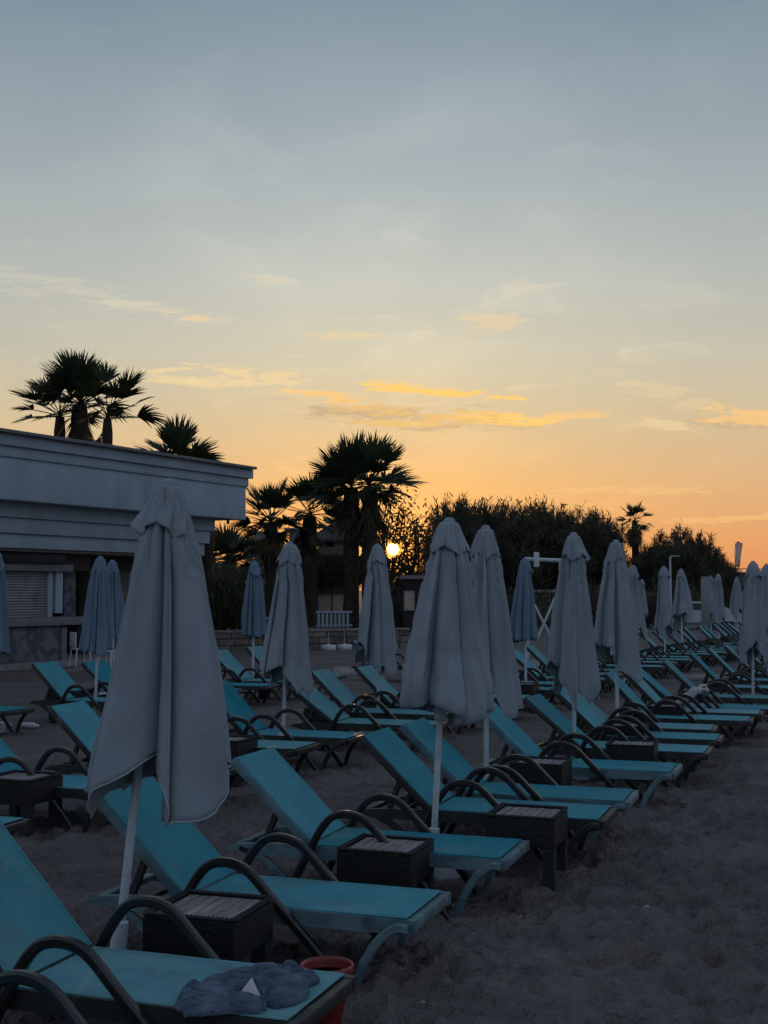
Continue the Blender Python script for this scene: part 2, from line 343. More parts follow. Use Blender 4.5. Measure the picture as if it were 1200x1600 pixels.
    so = bpy.data.objects.new('sun', sl_); C.objects.link(so); so.location = (0, 0, 30)
    so.rotation_euler = (-sd).to_track_quat('-Z', 'Y').to_euler()
world()

# ------------------------------------------------------------------ ground
def ground():
    angs = []
    a = -180.0
    while a < 180:
        angs.append(a); a += .16 if -24 <= a < 24 else (1.0 if -40 <= a < 40 else 5.0)
    rs = [.6, 1.5]; r = 2.2
    while r < 6000:
        rs.append(r); r *= 1.0062 if 3.4 < r < 14 else (1.015 if r < 40 else 1.12)
    vs = []
    fr = random.Random(31); cells = {}
    def press(x, y, a, l, w, d): cells.setdefault((int(math.floor(x / .4)), int(math.floor(y / .4))), []).append((x, y, math.cos(a), math.sin(a), l, w, d))
    for k in range(34):          # walked tracks
        x, y, a = fr.uniform(-1.5, 7), fr.uniform(3.6, 16), fr.choice((R(60), R(62), R(240), R(75), R(20), R(150))) + fr.uniform(-.3, .3)
        for st in range(fr.randint(5, 12)):
            sd = .09 * (-1) ** st; press(x - math.sin(a) * sd, y + math.cos(a) * sd, a + fr.uniform(-.15, .15), fr.uniform(.12, .15), fr.uniform(.05, .06), fr.uniform(.028, .05)); x += math.cos(a) * fr.uniform(.42, .55); y += math.sin(a) * fr.uniform(.42, .55); a += fr.uniform(-.08, .08)
    for k in range(900): press(fr.uniform(-4, 8), fr.uniform(3.5, 17), fr.uniform(0, 6.3), fr.uniform(.07, .15), fr.uniform(.05, .09), fr.uniform(.012, .04))
    def dents(x, y):
        h = 0; ci, cj = int(math.floor(x / .4)), int(math.floor(y / .4))
        for i in (ci - 1, ci, ci + 1):
            for j in (cj - 1, cj, cj + 1):
                for (px, py, ca, sa, l, w, d) in cells.get((i, j), ()):
                    dx, dy = x - px, y - py; u = (dx * ca + dy * sa) / l; v = (-dx * sa + dy * ca) / w; q = u * u + v * v
                    if q < 5: h += -d * math.exp(-q * q * .9) + d * .45 * math.exp(-((q ** .5 - 1.45) ** 2) * 7)
        return h
    for r in rs:
        for a in angs:
            x = r * math.sin(R(a)); y = r * math.cos(R(a)); z = 0
            if r < 60:
                k = min(1, max(0, (60 - r) / 30)) * min(1, r / 2)
                p = Vector((x, y, 0))
                z = .030 * noise.noise(p * .8) 
                kk = min(1, max(0, (24 - r) / 12))
                if kk > 0 and abs(a) < 40:
                    q = Vector((x * 3.0 + .6 * noise.noise(p * 2), y * 4.2, 3.3)); n = noise.noise(q)
                    z += kk * (.065 * n - .10 * max(0, noise.noise(p * 2.3 + Vector((7, 1, 0))) - .15))
                    z += kk * (.085 * (.3 - abs(noise.noise(Vector((x * 5.5 + noise.noise(p * 3), y * 8, 9))))) + .045 * noise.noise(Vector((x * 8, y * 11, 2))))
                    if y > 3: z += kk * dents(x, y)
                    z += kk * .018 * noise.noise(Vector((x * 20, y * 26, 4)))
                z *= k
            vs.append((x, y, z - .01))
    n = len(angs); fs = []
    for i in range(len(rs) - 1):
        for j in range(n):
            fs.append((i * n + j, (i + 1) * n + j, (i + 1) * n + (j + 1) % n, i * n + (j + 1) % n))
    fs.append(tuple(range(n)))
    o = raw('sand_ground', vs, fs, M['sand'], smooth=True)
    bm = bmesh.new(); bm.from_mesh(o.data); bmesh.ops.recalc_face_normals(bm, faces=bm.faces)
    if sum(f.normal.z for f in bm.faces) < 0: bmesh.ops.reverse_faces(bm, faces=bm.faces)
    bm.to_mesh(o.data); bm.free()
    tag(o, kind='structure')
ground()

# ------------------------------------------------------------------ sun lounger
YAW = R(-19.2)
def lounger_proto(theta, frame, sling, arm):
    root = empty('sun_lounger', (0, 0, 0))
    X = lambda s: .975 - s
    fm, sm, am = M[frame], M[sling], M[arm]
    # frame: two side rails, end bars, cross slats
    bm = bmesh.new()
    top = [(0, .345), (.6, .35), (1.4, .348), (1.7, .342), (1.86, .328), (1.95, .298)]; bot = [(1.955, .285), (1.86, .276), (1.72, .262), (1.4, .262), (.6, .268), (.08, .27), (0, .285)]
    prof = [(X(s), z) for s, z in top + bot]
    for sg in (-1, 1):
        y0, y1 = sg * .29, sg * .335
        A = [bm.verts.new((x, y0, z)) for x, z in prof]; B = [bm.verts.new((x, y1, z)) for x, z in prof]
        bm.faces.new(A); bm.faces.new(B[::-1])
        for i in range(len(prof)): j = (i + 1) % len(prof); bm.faces.new((A[i], A[j], B[j], B[i]))
    box(bm, X(.055), X(.0), -.2898, .2898, .283, .343, .008)
    box(bm, X(1.92), X(1.86), -.2898, .2898, .285, .322, .008)
    for s in (.5, .95, 1.36): box(bm, X(s + .05), X(s), -.2898, .2898, .285, .32)
    fin('frame', bm, fm, root, 35)
    # seat sling, sagging slightly between the rails
    bm = bmesh.new(); nx, ny = 18, 8; g = []
    for i in range(nx + 1):
        s = .05 + (1.33 - .05) * i / nx; row = []
        for j in range(ny + 1):
            v = -1 + 2 * j / ny
            row.append(bm.verts.new((X(s), v * .318, .3555 - .016 * (1 - v * v) * math.sin(math.pi * (i / nx) ** .8) + .0015 * noise.noise(Vector((s * 6, v * 3, 1))))))
        g.append(row)
    for i in range(nx):
        for j in range(ny): bm.faces.new((g[i][j], g[i + 1][j], g[i + 1][j + 1], g[i][j + 1]))
    bmesh.ops.recalc_face_normals(bm, faces=bm.faces)
    if sum(f.normal.z for f in bm.faces) < 0: bmesh.ops.reverse_faces(bm, faces=bm.faces)
    ex = bmesh.ops.extrude_face_region(bm, geom=bm.faces[:]); bmesh.ops.translate(bm, verts=[e for e in ex['geom'] if isinstance(e, bmesh.types.BMVert)], vec=(0, 0, -.006))
    fin('seat', bm, sm, root, 50)
    # legs
    fl = [(.03, .308), (.08, .312), (.13, .290), (.19, .236), (.24, .165), (.285, .08), (.33, -.09)]
    rl = [(1.86, .30), (1.78, .278), (1.69, .238), (1.62, .19), (1.55, .13), (1.49, .06), (1.43, -.09)]
    for path in (fl, rl):
        for sg in (-1, 1):
            bm = bmesh.new(); pts = catmull([(X(s), sg * .358 if path is fl else sg * .313, z) for s, z in path], 4)
            sweep(bm, pts, .044, .048, .008); fin('leg', bm, fm, root, 40)
    # arched armrests running down to the sand
    ar = [(.34, -.09), (.51, .123), (.66, .275), (.81, .42), (.90, .51), (.96, .553), (1.03, .574), (1.10, .575), (1.17, .553), (1.225, .50), (1.28, .42), (1.348, .294), (1.44, .125), (1.555, -.09)]
    for sg in (-1, 1):
        bm = bmesh.new(); sweep(bm, catmull([(X(s), sg * .362, z) for s, z in ar], 4), .048, .05, .011); fin('armrest', bm, am, root, 40)
    # backrest
    hx, hz = X(1.335), .352
    br = bpy.data.objects.new('backrest', None)
    c, s_ = math.cos(theta), math.sin(theta); L = .80
    def bp(l, y, n): return Vector((hx - l * c + n * s_, y, hz + l * s_ + n * c))   # l up the back, n out of its face
    mtx = Matrix(((-c, 0, s_, hx), (0, 1, 0, 0), (s_, 0, c, hz), (0, 0, 0, 1)))
    bm = bmesh.new()
    for sg in (-1, 1):
        y0, y1 = sorted((sg * .268, sg * .318)); box(bm, 0, L, y0, y1, -.055, .005, .012, mtx)
    box(bm, L - .055, L - .001, -.2678, .2678, -.052, .002, .012, mtx); box(bm, .001, .045, -.2678, .2678, -.05, 0, .008, mtx)
    bk = fin('backrest', bm, fm, root, 35)
    bm = bmesh.new(); g = []
    for i in range(15):
        l = .012 + (L - .02) * i / 14; row = []
        for j in range(9):
            v = -1 + 2 * j / 8
            row.append(bm.verts.new(bp(l, v * .309, .010 - .020 * (1 - v * v) * math.sin(math.pi * i / 14) + .002 * noise.noise(Vector((l * 7, v * 3, 5))))))
        g.append(row)
    for i in range(14):
        for j in range(8): bm.faces.new((g[i][j], g[i + 1][j], g[i + 1][j + 1], g[i][j + 1]))
    ex = bmesh.ops.extrude_face_region(bm, geom=bm.faces[:]); dv = -.006 * Vector((s_, 0, c)); bmesh.ops.translate(bm, verts=[e for e in ex['geom'] if isinstance(e, bmesh.types.BMVert)], vec=dv)
    fin('back_sling', bm, sm, bk, 50)
    # props holding the backrest up
    for sg in (-1, 1):
        bm = bmesh.new(); a = bp(.34, sg * .25, -.05); b = Vector((min(a.x - .10, X(1.72)), sg * .25, .30))
        sweep(bm, [a, a.lerp(b, .5), b], .035, .045, .006); fin('prop', bm, M['frame_dark'], root, 40)
    bm = bmesh.new(); cyl(bm, (X(1.60), -.28, .315), (X(1.60), .28, .315), .016); fin('crossbar', bm, M['frame_dark'], root, 60)
    bm = bmesh.new(); cyl(bm, (hx, -.345, hz - .03), (hx, .345, hz - .03), .02); fin('hinge', bm, M['frame_dark'], root, 60)
    return root
protos = {}
def lounger(foot, label, frame='frame_dark', sling='sling', theta=43.5, yaw=0.0, arm='arm_dark', group='sun loungers standing in rows on the sand', sink=0.0):
    key = (theta, frame, sling, arm)
    if key not in protos: protos[key] = o = lounger_proto(R(theta), frame, sling, arm)
    else: o = copy_tree(protos[key])
    rz = YAW + R(yaw); off = Matrix.Rotation(rz, 3, 'Z') @ Vector((.975, -.335, 0))
    o.location = Vector((foot[0], foot[1], 0)) - off + Vector((0, 0, -sink)); o.rotation_euler = (0, 0, rz)
    return tag(o, label, 'lounger', group)
rng = random.Random(5)
FRONT = [  # pixel of the near foot corner, label, frame, sling, backrest angle, yaw
    ((-.6, 3.85), 'dark lounger of which only an armrest shows in the bottom left corner', 'frame_dark', 'sling', 43.5, 0),
    ((464, 1599), 'pale turquoise lounger with crumpled jeans lying on its foot end', 'frame_dark', 'sling_pale', 46, 0),
    ((648, 1438), 'turquoise lounger with weathered teal frame behind the red bucket', 'frame_teal', 'sling', 43.5, 0),
    ((791, 1343), 'turquoise lounger with weathered teal frame, low wicker table against its near side', 'frame_teal', 'sling', 43.5, 0),
    ((944, 1282), 'dark framed turquoise lounger behind the second front umbrella pole and tallest wicker table', 'frame_dark', 'sling', 43.5, 0),
    ((983, 1253), 'turquoise lounger whose backrest rises under the bundled umbrella, stained foot end', 'frame_teal', 'sling', 43.5, 1),
    ((1055, 1207), 'turquoise lounger with faded side rails, backrest under the third front umbrella', 'frame_teal', 'sling', 43.5, 0),
    ((1106, 1177), 'turquoise lounger seventh along the front row, backrest lower beside the slim fourth umbrella', 'frame_dark', 'sling', 40, -1),
    ((1125, 1157), 'turquoise lounger eighth along the front row, backrest under the fourth front umbrella', 'frame_dark', 'sling', 43.5, 0),
    ((1117, 1141), 'paler turquoise lounger ninth along the front row, set back from its neighbours', 'frame_dark', 'sling_pale', 43.5, 1),
    ((1174, 1127), 'turquoise lounger tenth along the front row, beside the small square wicker table', 'frame_dark', 'sling', 46, 0),
    ((1190, 1116), 'turquoise lounger eleventh along the front row, behind the pole of the fifth umbrella', 'frame_dark', 'sling_pale', 46, -1)]
LOUNGE = []
for (px, py), lb, fr, sl, th, yw in FRONT:
    LOUNGE.append(lounger(on_z(px, py, .352) if px > 100 else (px, py), lb, fr, sl, th, yw))
for k, (Y, th, lb) in enumerate([
    (17.9, 40, 'turquoise lounger twelfth along the front row, pale patterned towel over its armrest'),
    (19.6, 43.5, 'turquoise lounger thirteenth along the front row, just beyond the patterned towel'),
    (21.6, 46, 'steep backed turquoise lounger fourteenth along the front row, left of the right edge umbrella'),
    (23.3, 46, 'steep backed turquoise lounger fifteenth along the front row, touching the right edge umbrella'),
    (25.2, 43.5, 'distant lounger sixteenth along the front row, half behind the right edge umbrella'),
    (26.7, 43.5, 'distant lounger seventeenth along the front row, at the right edge behind the umbrella'),
    (28.3, 43.5, 'distant lounger eighteenth along the front row, at the right edge of the photo'),
    (30.1, 43.5, 'distant lounger last along the front row, at the right edge of the photo')]):
    LOUNGE.append(lounger((-.34 + .451 * (Y - 4.86), Y), lb, 'frame_dark', 'sling_pale' if k % 3 == 1 else 'sling', th, rng.uniform(-1.5, 1.5)))
ROW2 = [((-2.85, 8.8), 'turquoise lounger at the left edge, only its foot end in view', 43.5, 'sling'), ((-2.25, 10.66), 'bright turquoise lounger at the left edge, behind the dark wicker table', 43.5, 'sling'),
        ((-1.5, 11.85), 'turquoise lounger with dark frame, left of the big front umbrella, backrest raised', 43.5, 'sling'), ((-.92, 13.45), 'pale seated lounger whose foot end shows right of the big front umbrella', 43.5, 'sling_pale'),
        ((-.40, 14.4), 'turquoise lounger behind the big front umbrella, its foot under the grey second row umbrella', 43.5, 'sling'), ((.62, 15.7), 'pale green lounger with low backrest behind the square table of the second row', 36, 'sling_pale'),
        ((.76, 17.1), 'pale turquoise lounger right of the second row umbrella, dark frame', 43.5, 'sling_pale'), ((1.37, 18.05), 'pale lounger under the umbrella before the sun, in the second row', 43.5, 'sling_pale'),
        ((2.2, 19.7), 'second row lounger hidden mostly by the bundled umbrella', 43.5, 'sling'), ((2.95, 21.3), 'second row lounger with white topped table, foot beside the third front umbrella', 43.5, 'sling'),
        ((3.5, 22.5), 'second row lounger before the small blue umbrella, flat grey seat', 43.5, 'sling'), ((4.25, 23.8), 'second row lounger with backrest behind the pole of the small blue umbrella', 43.5, 'sling')]
for p, lb, th, sl in ROW2: LOUNGE.append(lounger(p, lb, 'frame_dark', sl, th if th != 43.5 else rng.choice((40, 43.5, 46)), rng.uniform(-1.5, 1.5)))
Y = 25.1
while Y < 47:
    LOUNGE.append(lounger((1.37 + .49 * (Y - 18.05) + rng.uniform(-.15, .15), Y), 'distant grey turquoise lounger among the far end of the second row', 'frame_dark', 'sling_pale', rng.choice((40, 43.5, 43.5, 46)), rng.uniform(-2.5, 2.5), group='loungers at the far end of the second row'))
    Y += rng.choice([1.0, 1.15, 1.5])
ROW3 = [((-5.3, 17.6), 'turquoise lounger cut by the left edge, behind it the bar counter', 43.5, 'sling'), ((-3.72, 18.95), 'turquoise lounger in the back row before the bar, wicker table at its side', 43.5, 'sling'),
        ((-3.1, 19.7), 'turquoise lounger behind the pole of the blue umbrella near the bar', 41, 'sling'), ((-2.6, 21.0), 'back row lounger hidden behind the big front umbrella', 43.5, 'sling'),
        ((-2.1, 22.2), 'back row lounger with two arches right of the big front umbrella', 43.5, 'sling'), ((-1.5, 23.1), 'pale turquoise lounger before the stone wall, left of the slim blue umbrella', 43.5, 'sling_pale'),
        ((-1.0, 24.6), 'grey turquoise lounger before the stone wall, behind the slim blue umbrella pole', 43.5, 'sling_pale'), ((1.1, 27.9), 'small distant lounger behind the umbrella before the sun, near the white discs', 43.5, 'sling_pale')]
for p, lb, th, sl in ROW3: LOUNGE.append(lounger(p, lb, 'frame_dark', sl, th, rng.uniform(-2, 2)))

# ------------------------------------------------------------------ wicker side table
def table_proto():
    root = empty('side_table', (0, 0, 0)); W = .245; H = .46
    bm = bmesh.new()
    n = 7; w = (2 * W - .07) / n
    for i in range(n):
        x0 = -W + .035 + i * w; box(bm, x0 + .003, x0 + w - .003, -W + .03, W - .03, H - .03, H - .004 - .002 * (i % 2), .003)
    fin('table_top', bm, M['table_wood'], root, 30)
    bm = bmesh.new()
    for a, b, c, d in ((-W, W, -W, -W + .03), (-W, W, W - .03, W), (-W, -W + .03, -W + .0302, W - .0302), (W - .03, W, -W + .0302, W - .0302)):
        box(bm, a, b, c, d, H - .20, H - .012)
    fin('apron', bm, M['wicker'], root); boxuv(root.children[-1].data)
    bm = bmesh.new(); q = W - .008   # braided rim
    corners = [(-q, -q), (q, -q), (q, q), (-q, q)]
    for k in range(4):
        a = Vector((*corners[k], H)); b = Vector((*corners[(k + 1) % 4], H)); pts = [a.lerp(b, i / 40) + Vector((0, 0, .004 * (i % 2))) for i in range(41)]
        tube(bm, pts, [.011 + .005 * (i % 2) for i in range(41)], 6)
    fin('braided_rim', bm, M['wicker'], root); boxuv(root.children[-1].data)
    for sx in (-1, 1):
        for sy in (-1, 1):
            bm = bmesh.new(); x0, x1 = sorted((sx * (W - .003), sx * (W - .085))); y0, y1 = sorted((sy * (W - .003), sy * (W - .085)))
            box(bm, x0, x1, y0, y1, -.1, H - .2005); lo = fin('leg', bm, M['wicker'], root); boxuv(lo.data)
    return root
tp = None
def table(loc, label, yaw=0):
    global tp
    if tp is None: tp = o = table_proto()
    else: o = copy_tree(tp)
    o.location = loc; o.rotation_euler = (0, 0, YAW + R(yaw))
    return tag(o, label, 'side table', 'wicker side tables between the loungers')
def table_px(px, py, label, yaw=0, z=.455):      # pixel of the near right top corner
    p = on_z(px, py, z); off = Matrix.Rotation(YAW + R(yaw), 3, 'Z') @ Vector((.245, -.245, 0)); p = p - off; p.z = z - .46
    return table(p, label, yaw)
table_px(366, 1441, 'dark wicker table with slatted grey top, nearest the camera between two loungers', 2)
table_px(642, 1336, 'low wicker table standing in front of the third lounger, smooth grey top', 0, .42)
table_px(866, 1281, 'tall wicker table with four visible legs at the foot of the front row', 0)
table_px(878, 1197, 'wicker table with pale planks under an armrest beside the sixth lounger', 0)
table_px(1022, 1167, 'wicker table in front of the seventh lounger, long dark side in view', 2)
table_px(1006, 1137, 'wicker table mostly hidden behind armrests near the fourth front umbrella', 0)
table_px(1067, 1106, 'small square wicker table between the ninth and tenth lounger', 3)
table_px(46, 1222, 'dark wicker table at the left edge in the second row', 0)
table_px(372, 1160, 'dark wicker table peeking out right of the big front umbrella', 0)
table_px(527, 1110, 'wicker table with pale top in the middle of the second row', 0)
table_px(833, 1071, 'white topped little table in the second row beside the third front umbrella', 0)
table_px(118, 1081, 'dark low table between two back row loungers before the bar', 0)
table((.0, 19.0, 0), 'dark table far back left of the umbrella before the sun', 0)

# ------------------------------------------------------------------ parasols
def canopy_bm(seed, zt, Lc, Lm, Rt, Rb, swirl=.5, tuck=0.0, jit=.08, nflap=8, rough=.012, phase=0.0, per=None, nt_=48, nv=18, depth=.62, ext=None, hem=None, spec=None, drift=0, pleat=.030):
    rg = random.Random(seed); bm = bmesh.new(); K = len(spec) if spec else nflap
    th = [phase + 2 * math.pi * k / K + rg.uniform(-.2, .2) * 8 / K for k in range(K)]
    Ln = [((Lc if k % 2 == 0 else Lm) * (1 + rg.uniform(-jit, jit))) for k in range(K)]
    if per: Ln = [a * b for a, b in zip(Ln, per)]
    Wd = [rg.uniform(.78, 1.1) for _ in range(K)]; Sw = [swirl * rg.uniform(.5, 1.25) for _ in range(K)]; Ex = [rg.choice(ext) * rg.uniform(.8, 1.2) for _ in range(K)] if ext else [0] * K; Sk = [rg.uniform(.22, .78) for _ in range(K)]; pw = [rg.uniform(.22, .6) for _ in range(K)]
    if spec: th = [R(q[0]) for q in spec]; Ln = [q[1] for q in spec]; Ex = [q[2] for q in spec]; Sk = [q[3] for q in spec]; Wd = [q[4] for q in spec]; Sw = [q[5] for q in spec]; pw = [q[6] for q in spec]
    off = Vector((seed * 3.7, seed * 1.3, 0)); rings = []
    for i in range(nt_ + 1):
        t = i / nt_; ring = []
        for k in range(K):
            a0 = th[k]; a1 = th[(k + 1) % K] + (2 * math.pi if k == K - 1 else 0)
            for j in range(nv):
                v = j / nv
                Lh = Ln[k] * (1 - v) + Ln[(k + 1) % K] * v + Ex[k] * (v / Sk[k] if v < Sk[k] else (1 - v) / (1 - Sk[k]))
                s = math.sin(math.pi * v)
                tt = t; shrink = 1.0
                if tuck and t > 1 - tuck:
                    e = (t - (1 - tuck)) / tuck; tt = (1 - tuck) + tuck * (math.sin(e * 2.4) * .55 - .25 * e * e); shrink = 1 - .42 * e * e
                ell = tt * Lh
                Ro = (Rt + (Rb * Wd[k] - Rt) * (t ** .8)) if t > .04 else Rt * (t / .04) ** .6 + (Rb * Wd[k] - Rt) * t ** .8
                fold = min(1.0, t * 3.2)
                rr = Ro * (1 - depth * fold * (1 - s ** pw[k])) * shrink
                rr += .02 * fold * math.sin(3 * math.pi * v + k + 2.5 * t) * s * t
                an = a0 + (a1 - a0) * v + Sw[k] * s * (a1 - a0) * fold
                p = Vector((rr * math.cos(an), rr * math.sin(an), zt - ell))
                nz = noise.noise(Vector((p.x * 5, p.y * 5, p.z * 2.2)) + off) * rough * (.4 + t) + noise.noise(Vector((p.x * 14, p.y * 14, p.z * 6)) + off) * rough * .45 * (.3 + t) * (1 + (4 * t if tuck else 0) * .5)
                nz += pleat * (1 - 2.6 * abs(noise.noise(Vector((math.cos(an) * 4.6, math.sin(an) * 4.6, p.z * .5 + t * t)) + off))) * min(1, t * 5) * (1.15 - .35 * t) + pleat * .5 * noise.noise(Vector((math.cos(an) * 12, math.sin(an) * 12, p.z * 1.1)) - off) * min(1, t * 5) * (1.2 - .6 * t)
                p += Vector((math.cos(an), math.sin(an), 0)) * nz; p.x += drift * t * t ** .3
                p.x += .03 * t * noise.noise(Vector((seed, t * 1.5, 0))); p.y += .03 * t * noise.noise(Vector((seed, t * 1.5, 8)))
                if t > .8: p.z += (t - .8) * .10 * noise.noise(Vector((an * 2.5, seed, 1)))
                ring.append(bm.verts.new(p))
        rings.append(ring)
    N = K * nv
    for q, w in zip(rings, rings[1:]):
        for j in range(N): bm.faces.new((q[j], w[j], w[(j + 1) % N], q[(j + 1) % N]))
    bm.faces.new(rings[0])
    if hem is not None: hem.extend(v.co.copy() for v in rings[-1])
    return bm
def thick(o, th=.004):
    m = o.modifiers.new('thick', 'SOLIDIFY'); m.thickness = th; m.offset = 0
def umbrella_proto(seed, H, Lc, Lm, Rb, swirl=.5, tuck=0, fabric='canopy', per=None, phase=0, nflap=6, cap=.30, Rt=.055, drift=0, pole_r=.024, jit=.06, detail=True, capflare=.148, ext=None, spec=None):
    root = empty('beach_umbrella', (0, 0, 0))
    bm = bmesh.new(); cyl(bm, (0, 0, -.15), (0, 0, H - .04), pole_r, pole_r, 16); po = fin('pole', bm, M['pole'], root, 60)
    hm = []
    cn = fin('canopy', canopy_bm(seed, H, Lc, Lm, Rt, Rb, swirl, tuck, jit, nflap, phase=phase, per=per, ext=ext, hem=hm, spec=spec, drift=drift, rough=.02 if tuck else .013), M[fabric], root, 180); thick(cn)
    if not tuck:
        bm = bmesh.new(); tube(bm, hm + [hm[0]], .0055, 5, False); fin('hem_piping', bm, M['hem'] if fabric == 'canopy' else M[fabric], cn, 180)
    # vent cap with its own scalloped hem
    cb = canopy_bm(seed + 50, H + .022, cap, cap * .72, Rt, capflare, .06, 0, .05, 8, .004, phase + .2, nt_=14, nv=8, depth=.15, pleat=.007)
    vc = fin('vent_cap', cb, M[fabric], root, 180); thick(vc)
    bm = bmesh.new(); lathe(bm, [(.001, H + .05), (.022, H + .047), (.036, H + .038), (.045, H + .022), (.045, H - .01)][::-1], 14); fin('finial', bm, M[fabric], root, 60)
    bm = bmesh.new(); lathe(bm, [(.26, -.02), (.265, .05), (.25, .085), (.08, .10), (.045, .12), (.04, .30), (.027, .31)], 28); fin('base', bm, M['pole'], root, 40)
    if detail:
        zr = H - Lm * .92
        bm = bmesh.new(); lathe(bm, [(.03, zr - .08), (.045, zr - .07), (.045, zr - .02), (.055, zr), (.055, zr + .03), (.035, zr + .05), (.035, zr + .14), (.028, zr + .15)], 16); fin('runner', bm, M['pole'], root, 50)
        for k in range(4):
            a = phase + k * math.pi / 2 + .4; bm = bmesh.new()
            tube(bm, [(.04 * math.cos(a), .04 * math.sin(a), zr + .02), (.075 * math.cos(a), .075 * math.sin(a), zr + .30), (.05 * math.cos(a), .05 * math.sin(a), zr + .8)], .009, 6); fin('rib', bm, M['metal'], root, 60)
    return root
UG = 'closed beach umbrellas among the loungers'
def place(o, X, Y, lean_x, lean_y, rz, label, scale=1, group=UG):
    o.location = (X, Y, 0); o.rotation_mode = 'XYZ'; o.rotation_euler = (R(lean_y), R(lean_x), rz); o.scale = (scale,) * 3
    return tag(o, label, 'umbrella', group)
# front row, each with its own folds
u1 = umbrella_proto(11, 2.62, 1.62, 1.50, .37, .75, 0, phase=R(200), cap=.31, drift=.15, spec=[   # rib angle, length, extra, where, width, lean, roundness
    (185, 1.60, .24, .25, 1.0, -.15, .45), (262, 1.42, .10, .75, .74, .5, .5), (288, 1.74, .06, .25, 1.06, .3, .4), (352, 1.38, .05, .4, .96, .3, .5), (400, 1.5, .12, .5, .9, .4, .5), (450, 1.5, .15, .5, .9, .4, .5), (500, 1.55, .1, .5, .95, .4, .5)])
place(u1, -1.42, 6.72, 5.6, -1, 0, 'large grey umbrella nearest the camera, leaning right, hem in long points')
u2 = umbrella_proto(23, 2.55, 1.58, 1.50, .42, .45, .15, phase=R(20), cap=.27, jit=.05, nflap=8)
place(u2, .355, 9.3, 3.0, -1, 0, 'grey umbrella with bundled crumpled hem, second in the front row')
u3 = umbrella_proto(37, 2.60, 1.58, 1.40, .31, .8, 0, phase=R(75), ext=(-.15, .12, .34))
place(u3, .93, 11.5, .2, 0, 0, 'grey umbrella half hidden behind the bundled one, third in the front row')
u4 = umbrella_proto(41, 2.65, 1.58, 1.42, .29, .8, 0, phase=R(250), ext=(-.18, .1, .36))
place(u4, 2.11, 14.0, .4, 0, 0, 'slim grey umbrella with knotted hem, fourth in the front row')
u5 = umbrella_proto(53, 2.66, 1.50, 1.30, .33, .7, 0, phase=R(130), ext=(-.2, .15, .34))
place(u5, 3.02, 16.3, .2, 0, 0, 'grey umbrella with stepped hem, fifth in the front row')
u6 = copy_tree(u4); place(u6, 6.1, 20.8, -.6, 1, R(75), 'grey umbrella standing alone near the right edge of the photo', .94)
u7 = copy_tree(u5); place(u7, 8.35, 27.2, .5, 0, R(200), 'grey umbrella cut by the right edge of the photo', .97)
# second row
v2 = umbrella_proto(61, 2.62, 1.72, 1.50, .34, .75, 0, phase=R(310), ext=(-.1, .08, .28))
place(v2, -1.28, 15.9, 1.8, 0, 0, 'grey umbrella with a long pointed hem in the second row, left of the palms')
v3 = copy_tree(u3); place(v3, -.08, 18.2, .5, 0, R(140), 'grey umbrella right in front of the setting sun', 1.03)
bl = umbrella_proto(71, 2.53, 1.42, 1.36, .27, .25, 0, 'canopy_blue', nflap=8, ext=(0, .04, .07), phase=R(10), cap=.28, jit=.03, Rt=.06, capflare=.13)
place(bl, -4.46, 19.4, 1.2, 0, 0, 'slim blue grey umbrella in front of the bar')
for (X, Y, lx, rz, lb) in [(-5.22, 24.0, 0, 1.0, 'dim blue umbrella behind the other one at the bar'), (-5.76, 18.5, -.5, 2.2, 'blue umbrella cut by the left edge of the photo'),
                           (-2.57, 24.6, -.3, 3.0, 'slim blue umbrella in front of the stone wall'), (2.54, 22.5, .2, 4.1, 'small blue umbrella beside the white tubular frame')]:
    o = copy_tree(bl); place(o, X, Y, lx, 0, rz, lb, 1.02)
for k, (px, py, d, src, rz, s, lb) in enumerate([(989, 882, 28.0, u3, .5, 1.0, 'distant umbrella peeking out behind the stepped hem umbrella'), (1037, 887, 32.5, u4, 1.9, 1.0, 'distant umbrella left of the lamp post, row end'),
                             (1064, 891, 36.5, u5, 2.6, 1.0, 'distant umbrella right of the lamp post'), (1110, 899, 45, u3, 3.1, .97, 'distant umbrella in front of the grey board'),
                             (1122, 898, 47, u4, 4.4, 1.0, 'distant umbrella right of the grey board'), (1151, 903, 51, u5, 5.2, 1.0, 'distant umbrella left of the one near the right edge'),
                             (1003, 906, 62, u4, .9, .95, 'tiny far umbrella before the dark trees'), (1191, 905, 40, u3, 2.2, .9, 'distant umbrella at the right edge behind the lone one')]):
    o = copy_tree(src); p = on_d(px, py, d); place(o, p.x, d, 0, 0, rz, lb, p.z / 2.66, 'distant closed umbrellas')

